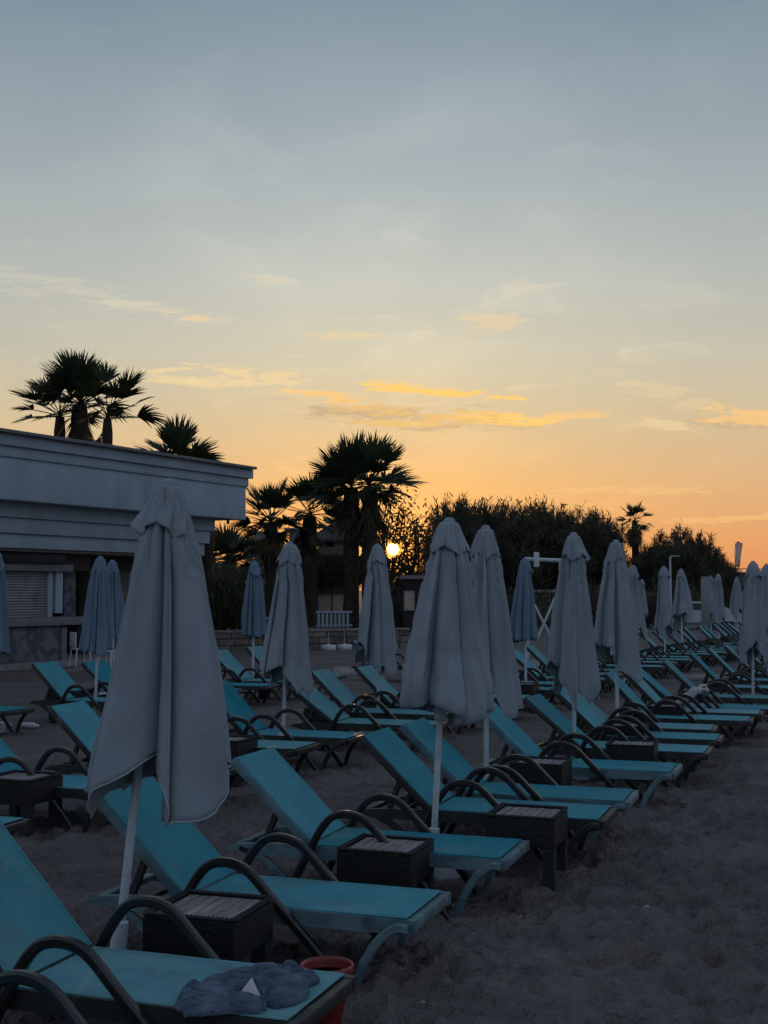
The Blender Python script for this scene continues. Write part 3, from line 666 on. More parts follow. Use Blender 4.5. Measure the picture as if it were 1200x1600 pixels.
# ------------------------------------------------------------------ things on and by the loungers
L1 = LOUNGE[1]
def seat_pt(lo, s, y, z=.36):
    return lo.matrix_basis @ Vector((.975 - s, y, z))
def cloth_lumps(name, tubes, m, voxel, disp, label, cat, seed=0):
    bm = bmesh.new()
    for pts, rads, flat in tubes:
        b2 = bmesh.new(); tube(b2, catmull(pts, 6), [1.0] * (6 * (len(pts) - 1) + 1), 16); b2.free()
        P = catmull(pts, 6); n = len(P); rr = [rads[0] + (rads[-1] - rads[0]) * i / (n - 1) for i in range(n)]
        base = len(bm.verts); tube(bm, P, rr, 14); bm.verts.ensure_lookup_table()
        z0 = min(p.z for p in P)
        for v in bm.verts[base:]:
            c = min(P, key=lambda p: (p - v.co).length_squared)
            v.co.z = c.z + (v.co.z - c.z) * flat
    o = fin(name, bm, m, None, 180)
    r_ = o.modifiers.new('r', 'REMESH'); r_.mode = 'VOXEL'; r_.voxel_size = voxel; r_.use_smooth_shade = True
    for sc_, st in ((.09, disp), (.03, disp * .45)):
        tx = bpy.data.textures.new(name + '_wrinkles', 'CLOUDS'); tx.noise_scale = sc_; tx.noise_depth = 3
        d = o.modifiers.new('d', 'DISPLACE'); d.texture = tx; d.strength = st; d.mid_level = .5; d.texture_coords = 'GLOBAL'
    s_ = o.modifiers.new('s', 'SMOOTH'); s_.iterations = 2
    return tag(o, label, cat)
S = lambda s, y, z: tuple(seat_pt(L1, s, y, z))
bpy.context.view_layer.update()
def heap(name, lo, layers, m, label, cat, seed, step=.0048):
    inv = lo.matrix_basis.inverted(); L_ = []
    for outline, z, ang in layers:
        P = [(inv @ on_z(x, y, .362 + z)).xy for x, y in outline]; L_.append((P, z, ang))
    def inside(P, x, y):
        c = False
        for i in range(len(P)):
            (x0, y0), (x1, y1) = P[i], P[i - 1]
            if (y0 > y) != (y1 > y) and x < (x1 - x0) * (y - y0) / (y1 - y0) + x0: c = not c
        return c
    def dist(P, x, y):
        d = 9; q = Vector((x, y))
        for i in range(len(P)):
            a = P[i - 1]; ab = P[i] - a; t = max(0, min(1, (q - a).dot(ab) / max(1e-9, ab.length_squared))); d = min(d, (q - a - ab * t).length)
        return d
    xs = [p.x for P, z, g in L_ for p in P]; ys = [p.y for P, z, g in L_ for p in P]; V = {}; bm = bmesh.new()
    for i in range(int((max(xs) - min(xs)) / step) + 3):
        for j in range(int((max(ys) - min(ys)) / step) + 3):
            x = min(xs) - step + i * step; y = min(ys) - step + j * step; h = 0
            wx = x + .018 * noise.noise(Vector((x * 9, y * 9, seed))) + .006 * noise.noise(Vector((x * 30, y * 30, seed))); wy = y + .018 * noise.noise(Vector((x * 9, y * 9, seed + 4))) + .006 * noise.noise(Vector((x * 30, y * 30, seed + 6)))
            for k, (P, z, ang) in enumerate(L_):
                if inside(P, wx, wy):
                    d = dist(P, wx, wy); c_, s_ = math.cos(ang), math.sin(ang); u = x * c_ + y * s_; v = -x * s_ + y * c_; v += .03 * noise.noise(Vector((x * 5, y * 5, seed + k)))
                    r1 = max(0, 1 - abs(noise.noise(Vector((u * 3.5, v * 15, seed + k * 7)))) * 3.2); r2 = max(0, 1 - abs(noise.noise(Vector((u * 9, v * 34, seed + k * 3)))) * 3.2)
                    h = max(h, (z * .55 + .012) * (1 - math.exp(-d / .006)) * (.75 + .25 * min(1, d / .05)) + min(1, d / .02) * (.016 * r1 + .006 * r2) - (z * .5 + .012) * .8 * min(1, d / .012) * max(0, 1 - abs(noise.noise(Vector((u * 4.5 + 9, v * 17, seed + k * 5)))) * 7, .7 * (1 - abs(noise.noise(Vector((u * 10 + 2, v * 30, seed + k)))) * 8)))
            if h > .0005: V[i, j] = bm.verts.new((x, y, .3625 + h))
    for (i, j), v in list(V.items()):
        if (i + 1, j) in V and (i, j + 1) in V and (i + 1, j + 1) in V: bm.faces.new((v, V[i + 1, j], V[i + 1, j + 1], V[i, j + 1]))
    bmesh.ops.delete(bm, geom=[v for v in bm.verts if not v.link_faces], context='VERTS')
    ex = bmesh.ops.extrude_face_region(bm, geom=bm.faces[:])
    for e in ex['geom']:
        if isinstance(e, bmesh.types.BMVert): e.co.z = .3575
    o = fin(name, bm, m, None, 75); o.matrix_world = lo.matrix_basis
    return tag(o, label, cat)
heap('jeans', L1, [
    ([(280, 1548), (290, 1534), (308, 1536), (328, 1540), (352, 1548), (376, 1560), (412, 1560), (404, 1571), (340, 1573), (296, 1575), (286, 1578), (272, 1564)], .030, .12),
    ([(320, 1518), (344, 1512), (406, 1500), (438, 1497), (446, 1508), (420, 1522), (392, 1530), (372, 1536), (340, 1541), (304, 1538)], .060, .35),
    ([(322, 1540), (368, 1530), (392, 1542), (420, 1560), (376, 1563), (348, 1552)], .042, -.1),
    ([(430, 1506), (448, 1501), (466, 1501), (500, 1520), (484, 1526), (483, 1542), (462, 1554), (434, 1560), (398, 1548), (400, 1532), (420, 1520)], .038, .8),
    ([(285, 1540), (292, 1530), (330, 1524), (345, 1536), (312, 1540)], .045, .3)], M['denim'], 'crumpled blue denim jeans lying on the nearest pale lounger', 'jeans', 3.0)
o = fin('phone', (lambda b: (box(b, -.075, .075, -.036, .036, 0, .009, .003), b)[1])(bmesh.new()), M['phone'], None, 40)
o.location = S(.30, -.275, .362); o.rotation_euler = (0, 0, YAW + R(16)); tag(o, 'flat black phone lying on the lounger edge beside the jeans', 'phone')
bm = bmesh.new(); pv = [bm.verts.new(v) for v in ((-.04, 0, 0), (.045, .004, 0), (-.002, -.002, .065), (-.04, .006, .001), (.045, .010, .001), (-.002, .004, .066))]
for f in ((0, 1, 2), (5, 4, 3), (0, 3, 4, 1), (1, 4, 5, 2), (2, 5, 3, 0)): bm.faces.new([pv[i] for i in f])
o = fin('paper_tag', bm, M['paper']); o.location = S(.27, -.20, .395); o.rotation_euler = (R(-25), R(6), R(-5)); tag(o, 'small white triangular paper tag sticking out of the jeans', 'paper tag')
# red bucket
bp = on_z(511, 1507, .30); bk = empty('bucket', (bp.x, bp.y, 0), 0, 'red plastic bucket standing between the two nearest loungers', 'bucket')
bm = bmesh.new(); lathe(bm, [(.058, -.01), (.062, 0), (.110, .27), (.111, .275), (.104, .275), (.056, .02), (.001, .015)], 36); fin('body', bm, M['red'], bk, 50)
bm = bmesh.new(); lathe(bm, [(.1112, .258), (.122, .258), (.127, .268), (.1275, .296), (.123, .304), (.117, .304), (.1112, .294), (.1112, .258)], 40); fin('rim', bm, M['red'], bk, 60)
# beige tub by the near table
p = on_z(262, 1510, 0); p = Vector((p.x, p.y, 0))
tb = empty('storage_tub', p, YAW, 'beige plastic tub on the sand before the nearest wicker table', 'tub')
bm = bmesh.new(); box(bm, -.07, .07, -.05, .05, -.01, .13, .012); fin('body', bm, M['tub'], tb, 40)
bm = bmesh.new(); box(bm, -.074, .074, -.054, .054, .131, .146, .006); fin('lid', bm, M['tub'], tb, 40)
# towel on the far front row lounger
LT = LOUNGE[12]; S2 = lambda s, y, z: tuple(seat_pt(LT, s, y, z))
cloth_lumps('beach_towel', [([S2(1.32, -.39, .40), S2(1.2, -.40, .50), S2(1.02, -.40, .60), S2(.9, -.38, .55)], (.06, .09), .8), ([S2(1.2, -.33, .5), S2(1.05, -.28, .60), S2(.92, -.30, .62)], (.08, .07), .9)], M['towel'], .02, .06,
            'pale patterned towel thrown over a front row armrest', 'towel')
# small things on the sand
for k, (px, py, lb) in enumerate([(45, 1133, 'white plastic bottle lying on the sand under a left lounger'), (2, 1132, 'white plastic bottle lying at the left edge of the sand')]):
    q = on_z(px, py, .05); bt = empty('bottle', (q.x, q.y, .045), R(-10), lb, 'bottle')
    bm = bmesh.new(); lathe(bm, [(.035, -.12), (.045, -.11), (.045, .08), (.02, .12), (.018, .13)], 16, Matrix.Rotation(R(90), 4, 'Y')); fin('body', bm, M['whiteplastic'], bt, 50)
    bm = bmesh.new(); lathe(bm, [(.02, .131), (.021, .155), (.018, .158)], 12, Matrix.Rotation(R(90), 4, 'Y')); fin('cap', bm, M['whiteplastic'], bt, 50)
q = on_z(413, 1090, 0); bg_ = empty('bag', (q.x, q.y, 0), R(-15), 'dark brown bag on the sand beneath a back row lounger', 'bag')
bm = bmesh.new(); box(bm, -.11, .11, -.08, .08, -.01, .2, .03); fin('body', bm, M['brown'], bg_, 60)
bm = bmesh.new(); tube(bm, catmull([(-.06, 0, .19), (-.05, 0, .27), (.05, 0, .27), (.06, 0, .19)], 5), .01, 6); fin('handle', bm, M['brown'], bg_, 60)
rl = random.Random(9)
LIT = [(658, 1545), (694, 1631), (565, 1220), (578, 1226), (953, 1305), (948, 1325), (708, 1417), (660, 1570), (367, 1347), (345, 1308), (740, 1462), (830, 1500), (1010, 1420), (900, 1385)]
litb = []
for k, (px, py) in enumerate(LIT):
    q = on_z(px, py, 0); bm = bmesh.new(); bmesh.ops.create_icosphere(bm, subdivisions=2, radius=.02)
    for v in bm.verts: v.co = Vector((v.co.x * rl.uniform(.9, 1.1) * (1.5 if k % 3 == 0 else .8), v.co.y * .8, v.co.z * .5)) * (1 + .5 * noise.noise(v.co * 60 + Vector((k, 0, 0))))
    o = fin('pebble', bm, M['litter'], None, 180); o.location = (q.x, q.y, .012); o.rotation_euler = (0, 0, rl.uniform(0, 6)); s = rl.uniform(.5, 1.0); o.scale = (s,) * 3
    tag(o, 'small pale pebble or shell lying loose on the dark sand', 'pebble', 'pale pebbles on the sand')

# ------------------------------------------------------------------ bar building on the left
P0 = Vector((on_d(384, 800, 40).x, 40, 0)); aU = Vector((-.476, -.8795, 0)); aV = Vector((-.8795, .476, 0))
BM_ = Matrix(((aU.x, aV.x, 0, P0.x), (aU.y, aV.y, 0, P0.y), (0, 0, 1, 0), (0, 0, 0, 1)))
BI = BM_.inverted()
def on_v(px, py, v):             # sight line meets the plane v of the building: gives u, z
    o = BI @ Vector((0, 0, HC)); d = BI.to_3x3() @ ray(px, py); t = (v - o.y) / d.y; q = o + d * t
    return q.x, q.z
bar = empty('bar_building', P0, 0, 'white beach bar with deep stepped parapet at the left', 'building')
def bpart(name, m, boxes, bev=.01, parent=None, smooth=30):
    bm = bmesh.new()
    for b in boxes: box(bm, *b, bev, None)
    o = fin(name, bm, M[m], parent or bar, smooth)
    if parent is None: o.matrix_local = Matrix.Translation(-P0) @ BM_
    return o
UL = 26.0
def zc(y, v=0, px=384): return on_v(px, y, v)[1]
bpart('roof_coping', 'coping', [(-.12, UL, -.35, 9, 5.915, 6.0)])
bpart('parapet', 'white', [(-.17, UL, -.17, 9, 5.63, 5.913), (-.06, UL, -.06, 9, 5.36, 5.628), (0, UL, 0, 9, 4.30, 5.358)])
bpart('stepped_cornice', 'white', [(.80, UL, .62, 8.5, 3.92, 4.298), (.90, UL, .74, 8.4, 3.52, 3.918), (1.02, UL, .86, 8.3, 3.14, 3.518)])
gd = bmesh.new(); cyl(gd, (.55, .3, 4.15), (.55, .3, 4.31), .05); go = fin('drain_spout', gd, M['coping'], bar, 60); go.matrix_local = Matrix.Translation(-P0) @ BM_
def prect(px0, px1, py0, py1, v):
    us = sorted((on_v(px0, py0, v)[0], on_v(px1, py0, v)[0])); zs = [on_v((px0 + px1) / 2, yy, v)[1] for yy in (py1, py0)]
    return us[0], us[1], zs[0], zs[1]
def pbox(px0, px1, py0, py1, v, dv):
    a, b, c, d = prect(px0, px1, py0, py1, v); return (a, b, v, v + dv, c, d)
bpart('sign_board', 'black', [pbox(-60, 103, 857, 879, 1.15, .12)])
bpart('lintel', 'grey_beam', [pbox(-60, 115, 880, 892, 1.25, .35)])
sh = bmesh.new(); a, b, c, d = prect(-60, 75, 892, 966, 1.5); n = 17
for i in range(n):
    z0 = c + (d - c) * i / n; z1 = c + (d - c) * (i + 1) / n; box(sh, a, b, 1.5, 1.58, z0 + .004, z1 - .012, .012)
box(sh, a, b, 1.56, 1.6, c, d)
o = fin('roller_shutter', sh, M['shutter'], bar, 35); o.matrix_local = Matrix.Translation(-P0) @ BM_
bpart('shutter_post', 'white', [pbox(76, 83, 892, 966, 1.42, .16)]); bpart('shutter_post', 'white', [pbox(88, 99, 892, 958, 1.38, .2)])
bpart('counter_top', 'grey_beam', [pbox(-60, 136, 966, 979, .95, 1.0)])
bpart('counter_front', 'bar_stone', [pbox(-60, 95, 980, 1040, 1.1, .4)]); bpart('counter_pillar', 'grey_beam', [pbox(97, 105, 980, 1040, 1.05, .4)])
u0 = on_v(211, 900, 2.6)[0]; u1_ = on_v(140, 900, 2.6)[0]
bpart('back_wall', 'beige', [(u0, u1_, 2.6, 3.0, 0, 3.6), (u0, UL, 2.6, 3.0, 2.62, 3.6)])
bpart('wall_corner', 'white', [(u0 - .18, u0 - .002, 2.5, 3.1, 0, 3.6)])
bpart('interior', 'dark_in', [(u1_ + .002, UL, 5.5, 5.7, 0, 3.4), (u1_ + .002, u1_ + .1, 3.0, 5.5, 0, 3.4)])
bpart('soffit', 'beige', [(1.1, UL, .95, 8.2, 3.06, 3.137)])
bpart('floor_step', 'conc', [(u0 - .6, UL, .8, 5, -.1, .14)])
# menu shelf cluttered dark panel behind the opening
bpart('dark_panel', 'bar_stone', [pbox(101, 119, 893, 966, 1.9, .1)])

def chair(px, py, d, rz, label):
    q = on_d(px, py, d); r_ = empty('plastic_chair', (q.x, d, .14), rz, label, 'chair', 'white chairs by the bar')
    bm = bmesh.new(); box(bm, -.21, .21, -.2, .2, .42, .45, .012); fin('seat', bm, M['whiteplastic'], r_, 40)
    bm = bmesh.new(); box(bm, -.2, .2, .185, .215, .47, .86, .015); fin('backrest', bm, M['whiteplastic'], r_, 40)
    for sx in (-1, 1):
        for sy in (-1, 1): bm = bmesh.new(); tube(bm, [(sx * .18, sy * .17, .42), (sx * .2, sy * .2, 0)], .018, 8); fin('leg', bm, M['whiteplastic'], r_, 60)
chair(126, 1000, 31.5, 2.2, 'white plastic chair standing in the doorway right of the bar counter')
chair(172, 1010, 30.5, 2.9, 'white plastic chair half hidden by the blue umbrella at the bar')

# ------------------------------------------------------------------ stone wall, terrace, fences
def quad_uv(o):
    boxuv(o.data)
wa = on_d(250, 1000, 41.0); wb = on_d(640, 1000, 45.0)
def wall_run(name, A, B, th, z0, z1, m, label, cat):
    L = math.hypot(B.x - A.x, B.y - A.y); bm = bmesh.new(); box(bm, 0, L, 0, th, z0, z1, 0)
    bmesh.ops.subdivide_edges(bm, edges=bm.edges[:], cuts=6, use_grid_fill=True)
    o = fin(name, bm, M[m]); boxuv(o.data); o.location = (A.x, A.y, 0); o.rotation_euler = (0, 0, math.atan2(B.y - A.y, B.x - A.x)); return tag(o, label, cat)
sw = wall_run('stone_wall', wa, wb, .4, -.1, .62, 'stone', 'low retaining wall of rough beige blocks below the palms', 'wall')
bm = bmesh.new(); L = (wb - wa).length
for i in range(14): box(bm, L * i / 14 + .005, L * (i + 1) / 14 - .005, -.05, .45, .622, .69, .012)
o = fin('wall_coping', bm, M['conc'], sw, 30)
bm = bmesh.new(); dirw = (wb - wa).normalized(); nw = Vector((-dirw.y, dirw.x, 0))
c0 = Vector((wa.x, wa.y, 0)) + nw * .4 - dirw * 6; c1 = Vector((wb.x, wb.y, 0)) + nw * .4
vs = [bm.verts.new((p.x, p.y, .60)) for p in (c0, c1, c1 + nw * 30, c0 + nw * 30)] + [bm.verts.new((p.x, p.y, -.2)) for p in (c0, c1, c1 + nw * 30, c0 + nw * 30)]
for f in ((0, 1, 2, 3), (0, 4, 5, 1), (1, 5, 6, 2), (2, 6, 7, 3), (3, 7, 4, 0)): bm.faces.new([vs[i] for i in f])
tag(fin('terrace_ground', bm, M['terrace']), kind='structure')
def picket(px0, px1, d, py_top, py_bot, label):
    A = on_d(px0, py_bot, d); B = on_d(px1, py_bot, d); zt = on_d(px0, py_top, d).z; L = B.x - A.x
    f = empty('picket_fence', (A.x, d, .6), 0, label, 'fence', 'white picket fences on the terrace'); h = zt - .6
    n = max(4, int(L / .155)); bm = bmesh.new()
    for i in range(n): x = L * i / n; box(bm, x, x + .085, 0, .025, .05, h - .02, .004)
    fin('pickets', bm, M['white'], f, 30)
    bm = bmesh.new(); box(bm, -.05, L + .05, -.03, .055, h - .018, h + .05, .006); fin('top_rail', bm, M['white'], f, 30)
    bm = bmesh.new(); box(bm, -.05, L + .05, .027, .06, .1, .16, .004); fin('bottom_rail', bm, M['white'], f, 30)
picket(335, 374, 44.5, 967, 988, 'white picket fence on the stone wall left of the slim blue umbrella')
picket(388, 428, 45.2, 967, 988, 'white picket fence section right behind the slim blue umbrella')
picket(496, 548, 47.0, 957, 986, 'white picket fence at the foot of the tall palms')
# umbrella bases by the wall
for k, (px, py) in enumerate([(513, 1015), (538, 1014), (494, 1006), (520, 1004), (551, 1004)]):
    q = on_z(px, py, 0); b = empty('umbrella_base', (q.x, q.y, 0), 0, ('white umbrella base with a short stem, front %s of the discs by the wall' % ('left', 'right')[k]) if k < 2 else 'white umbrella base in the back line of discs by the wall', 'umbrella base', 'white umbrella bases by the stone wall' if k < 2 else 'back line of white umbrella bases')
    bm = bmesh.new(); lathe(bm, [(.24, -.02), (.27, .02), (.27, .12), (.24, .16), (.06, .17), (.05, .2)], 24); fin('disc', bm, M['whiteplastic'], b, 50)
    bm = bmesh.new(); cyl(bm, (0, 0, .19), (0, 0, .62), .022); fin('stem', bm, M['metal'], b, 60)
# pale path slabs between the back rows
for k, (px0, px1, py0, py1) in enumerate([(516, 575, 1044, 1056), (100, 142, 1043, 1050), (828, 876, 1034, 1044), (1080, 1120, 1056, 1063)]):
    a = on_z(px0, py1, 0); b = on_z(px1, py0, 0); bm = bmesh.new(); box(bm, a.x, b.x, a.y, b.y, -.05, .045, .01); tag(fin('path_slab', bm, M['conc'], None, 30), kind='structure')

# ------------------------------------------------------------------ palms
def frond(V, Fc, base, d, rg, Lp, Rf, nb=18, droop=.35, spread=62):
    d = Vector(d).normalized(); up = Vector((0, 0, 1)); side = d.cross(up)
    side = side.normalized() if side.length > .05 else Vector((1, 0, 0)); roll = rg.uniform(-.6, .6)
    side = Matrix.Rotation(roll, 3, d) @ side; nrm = side.cross(d).normalized()
    P = [base + d * Lp * k / 3 + Vector((0, 0, -1)) * droop * .25 * Lp * (k / 3) ** 2 for k in range(4)]
    for k in range(3):
        w = .022; i = len(V); V += [P[k] - side * w, P[k] + side * w, P[k + 1] + side * w * .8, P[k + 1] - side * w * .8]; Fc.append((i, i + 1, i + 2, i + 3))
        i = len(V); V += [P[k] - nrm * w, P[k] + nrm * w, P[k + 1] + nrm * w * .8, P[k + 1] - nrm * w * .8]; Fc.append((i, i + 1, i + 2, i + 3))
    h = P[3]; fd = (P[3] - P[2]).normalized()
    for b in range(nb):
        f = (b + .5) / nb * 2 - 1; a = R(spread) * f + rg.uniform(-.04, .04)
        dr = (fd * math.cos(a) + side * math.sin(a)).normalized(); dr = (dr + nrm * .18 * abs(f)).normalized()
        Lb = Rf * (1 - .28 * f * f) * rg.uniform(.86, 1.06); wv = nrm.cross(dr).normalized()
        st = [0, .35, .62, .84, 1.0]; ww = [.012, .040, .036, .020, .003]; tw = rg.uniform(-.25, .25); dp = droop * rg.uniform(.5, 1.3)
        wv = Matrix.Rotation(tw, 3, dr) @ wv; i = len(V)
        for s, w in zip(st, ww):
            p = h + dr * Lb * s + Vector((0, 0, -1)) * dp * Lb * max(0, s - .3) ** 2 * .9
            V += [p - wv * w * Rf, p + wv * w * Rf]
        for k in range(4): Fc.append((i + 2 * k, i + 2 * k + 1, i + 2 * k + 3, i + 2 * k + 2))
def palm(name, base, heights, seed, label, nf=34, Lp=.75, Rf=.95, tr=.27, lean=(0, 0), el=(-25, 88), group='palms beyond the sand', skirt=16, drops=1.0):
    rg = random.Random(seed); root = empty(name, base, 0, label, 'palm tree', group)
    H = heights; top = Vector((lean[0], lean[1], H)); n = 16; bm = bmesh.new()
    pts = [Vector((lean[0] * (i / n) ** 1.4, lean[1] * (i / n) ** 1.4, -.3 + (H + .3) * i / n)) for i in range(n + 1)]
    tube(bm, pts, [tr * (1.25 if i == 0 else 1.06 if i < 3 else .95) * (1 + .06 * (i % 2)) * (1 if i < n else .8) for i in range(n + 1)], 14)
    for v in bm.verts: v.co += Vector((v.co.x - lean[0], v.co.y - lean[1], 0)) * .12 * noise.noise(v.co * 4 + Vector((seed, 0, 0)))
    fin('trunk', bm, M['bark'], root, 60)
    V = []; Fc = []
    for k in range(nf):
        t = (k + .5) / nf; e = R(el[1] + (el[0] - el[1]) * t ** .8 + rg.uniform(-8, 8)); a = k * 2.39996 + rg.uniform(-.3, .3)
        frond(V, Fc, top + Vector((0, 0, .12 * (1 - t))), (math.cos(e) * math.cos(a), math.cos(e) * math.sin(a), math.sin(e)), rg, Lp * rg.uniform(.75, 1.2), Rf * rg.uniform(.8, 1.12), droop=.06 + .34 * t)
    raw('crown', V, Fc, M['frond'], root)
    V = []; Fc = []
    for k in range(skirt):
        a = rg.uniform(0, 6.28); e = R(rg.uniform(-80, -42)); z = rg.uniform(.05, .9)
        frond(V, Fc, top - Vector((0, 0, z)), (math.cos(e) * math.cos(a), math.cos(e) * math.sin(a), math.sin(e)), rg, Lp * .5, Rf * .75 * drops, 12, .5, 50)
    if skirt: raw('dead_fronds', V, Fc, M['frond_dead'], root)
    return root
def palm_at(px, py_crown, d, seed, label, **kw):
    p = on_d(px, py_crown, d); z0 = .58 if d < 60 and px > 300 else 0
    return palm('fan_palm', (p.x, d, z0), p.z - z0, seed, label, **kw)
palm_at(125, 632, 47, 1, 'tall fan palm rising highest behind the white bar roof', nf=30, Lp=.9, Rf=1.25, tr=.33, el=(8, 82), skirt=16)
palm_at(94, 652, 48, 2, 'fan palm with spreading leaves left of the tallest one behind the roof', nf=18, Lp=1.05, Rf=1.15, tr=.22, el=(0, 62), skirt=8)
palm_at(168, 655, 46.5, 3, 'fan palm with thin stalks right of the tallest one behind the roof', nf=17, Lp=1.2, Rf=1.1, tr=.2, el=(5, 75), skirt=5)
palm_at(277, 730, 46, 4, 'low fan palm crown just above the white roof edge', nf=22, Lp=.8, Rf=1.2, tr=.25, el=(0, 80), skirt=6)
palm_at(549, 762, 48.5, 5, 'tall fan palm, left trunk of the pair beside the sun', nf=26, Lp=.9, Rf=1.25, tr=.31, el=(-12, 80), skirt=18)
palm_at(578, 760, 48, 6, 'tall fan palm, right trunk of the pair beside the sun', nf=28, Lp=.9, Rf=1.25, tr=.31, el=(-12, 82), skirt=20)
palm_at(424, 818, 49, 7, 'fan palm with a bushy crown right of the white roof corner', nf=26, Lp=.75, Rf=1.1, tr=.26, el=(-20, 82), skirt=22)
palm_at(484, 806, 50, 8, 'fan palm with stalky crown between the bushy palm and the tall pair', nf=19, Lp=.95, Rf=1.1, tr=.3, el=(-15, 75), skirt=14)
palm_at(357, 876, 62, 9, 'dark low palm right below the roof corner', nf=24, Lp=.8, Rf=1.15, tr=.25, el=(-50, 88), skirt=22)
palm_at(334, 880, 64, 10, 'dark low palm half behind the roof corner', nf=34, Lp=.8, Rf=1.1, tr=.25, el=(-50, 85), skirt=20)
palm_at(385, 884, 66, 12, 'dark low palm behind the slim blue umbrella', nf=34, Lp=.8, Rf=1.1, tr=.25, el=(-50, 85), skirt=20)
palm_at(532, 828, 62, 13, 'dark distant palm left behind the tall pair', nf=30, Lp=.7, Rf=1.0, tr=.25, el=(-30, 85), skirt=16)
palm_at(992, 814, 88, 14, 'slim tall palm standing above the dark trees on the right', nf=18, Lp=.7, Rf=.85, tr=.24, el=(-30, 80), skirt=50, drops=1.2)
# plain trunk standing left of the shrub under the roof
p = on_d(320, 980, 43.5); palm('fan_palm', (p.x, 43.5, .58), 4.6, 15, 'dark palm trunk under the right end of the white roof', nf=10, Lp=.5, Rf=.6, tr=.3, skirt=10)

# ------------------------------------------------------------------ trees and bushes
def tree_proto(name, H, W, seed, leafm, nleaf=9000, base=.12, plume=.55, lw=.06, ll=.50, sparse=False, trunks=3):
    rg = random.Random(seed); root = empty(name, (0, 0, 0)); bm = bmesh.new(); tips = []
    for k in range(trunks):
        a = rg.uniform(0, 6.28); b0 = Vector((math.cos(a) * .25, math.sin(a) * .25, -.2)); tp_ = Vector((math.cos(a) * W * .18, math.sin(a) * W * .18, H * rg.uniform(.35, .45)))
        mid_ = b0.lerp(tp_, .5) + Vector((rg.uniform(-.2, .2), rg.uniform(-.2, .2), 0)); tube(bm, catmull([b0, mid_, tp_], 4), [.17 - .08 * i / 8 for i in range(9)], 8)
        for j in range(7 if not sparse else 8):
            aa = rg.uniform(0, 6.28); rad = W * .5 * rg.uniform(.25, 1.0); hh = H * (1 - .55 * (rad / (W * .5)) ** 2) * rg.uniform(.78, 1.0)
            e = Vector((math.cos(aa) * rad, math.sin(aa) * rad, hh)); st = tp_.lerp(b0, rg.uniform(0, .5)); m_ = st.lerp(e, .5) + Vector((math.cos(aa), math.sin(aa), -.4)) * .12 * H * .5
            P = catmull([st, m_, e], 5); tube(bm, P, [.085 - .07 * i / 10 for i in range(11)], 6); tips.append(P)
            for q in range(5):
                s = P[rg.randint(4, 9)]; e2 = s + Vector((rg.uniform(-1, 1), rg.uniform(-1, 1), rg.uniform(.2, 1.2))) * H * .13; P2 = catmull([s, s.lerp(e2, .5) + Vector((0, 0, -.08)), e2], 3)
                tube(bm, P2, [.032 - .026 * i / 6 for i in range(7)], 5); tips.append(P2)
    fin('trunk', bm, M['wood_bark'], root, 60)
    V = []; Fc = []
    clumps = []
    for P in tips:
        for p in P[len(P) // 2:]: clumps.append((p, rg.uniform(.28, .6)))
        if plume > .7: clumps.append((P[-1] + Vector((0, 0, .35)), -rg.uniform(.3, .5))); clumps.append((P[-1] + Vector((0, 0, .8)), -rg.uniform(.25, .4)))
    if not sparse:
        for k in range(70):
            a = rg.uniform(0, 6.28); rad = W * .5 * math.sqrt(rg.random()) ; z = H * (base + (1 - base) * rg.random() * (1 - .6 * (rad / (W * .5)) ** 2) * .85)
            clumps.append((Vector((math.cos(a) * rad, math.sin(a) * rad, z)), rg.uniform(.4, .85)))
    for k in range(nleaf):
        c, r_ = rg.choice(clumps)
        p = c + (Vector((rg.gauss(0, .45), rg.gauss(0, .45), rg.gauss(0, .55))) * r_ if r_ > 0 else Vector((rg.gauss(0, .22), rg.gauss(0, .22), rg.gauss(0, .9))) * -r_)
        if p.z < .1: p.z = rg.uniform(.1, .8)
        out = Vector((p.x, p.y, 0)); d = Vector((rg.gauss(0, .5), rg.gauss(0, .5), plume + rg.gauss(0, .45))) + out * (.5 / W)
        d.normalize(); s = d.cross(Vector((rg.gauss(0, 1), rg.gauss(0, 1), rg.gauss(0, 1)))).normalized(); l = ll * rg.uniform(.5, 1.25); w = lw * rg.uniform(.6, 1.3); i = len(V)
        V += [p - s * w * .5, p + d * l * .5 - s * w * .5, p + d * l, p + d * l * .5 + s * w * .5, p + s * w * .5]; Fc.append((i, i + 1, i + 2, i + 3, i + 4))
    raw('crown', V, Fc, M[leafm], root)
    return root
tA = tree_proto('tamarisk_tree', 8.5, 5.0, 1, 'leaf', 17000, plume=1.0)
tB = tree_proto('tamarisk_tree', 8.5, 5.6, 2, 'leaf', 18000, plume=.8, trunks=4)
tC = tree_proto('tamarisk_tree', 8.5, 6.2, 3, 'leaf', 18000, plume=.5, trunks=4)
tD = tree_proto('tamarisk_tree', 8.5, 5.0, 4, 'leaf_dry', 3800, plume=1.0, sparse=True, lw=.06, ll=.34)
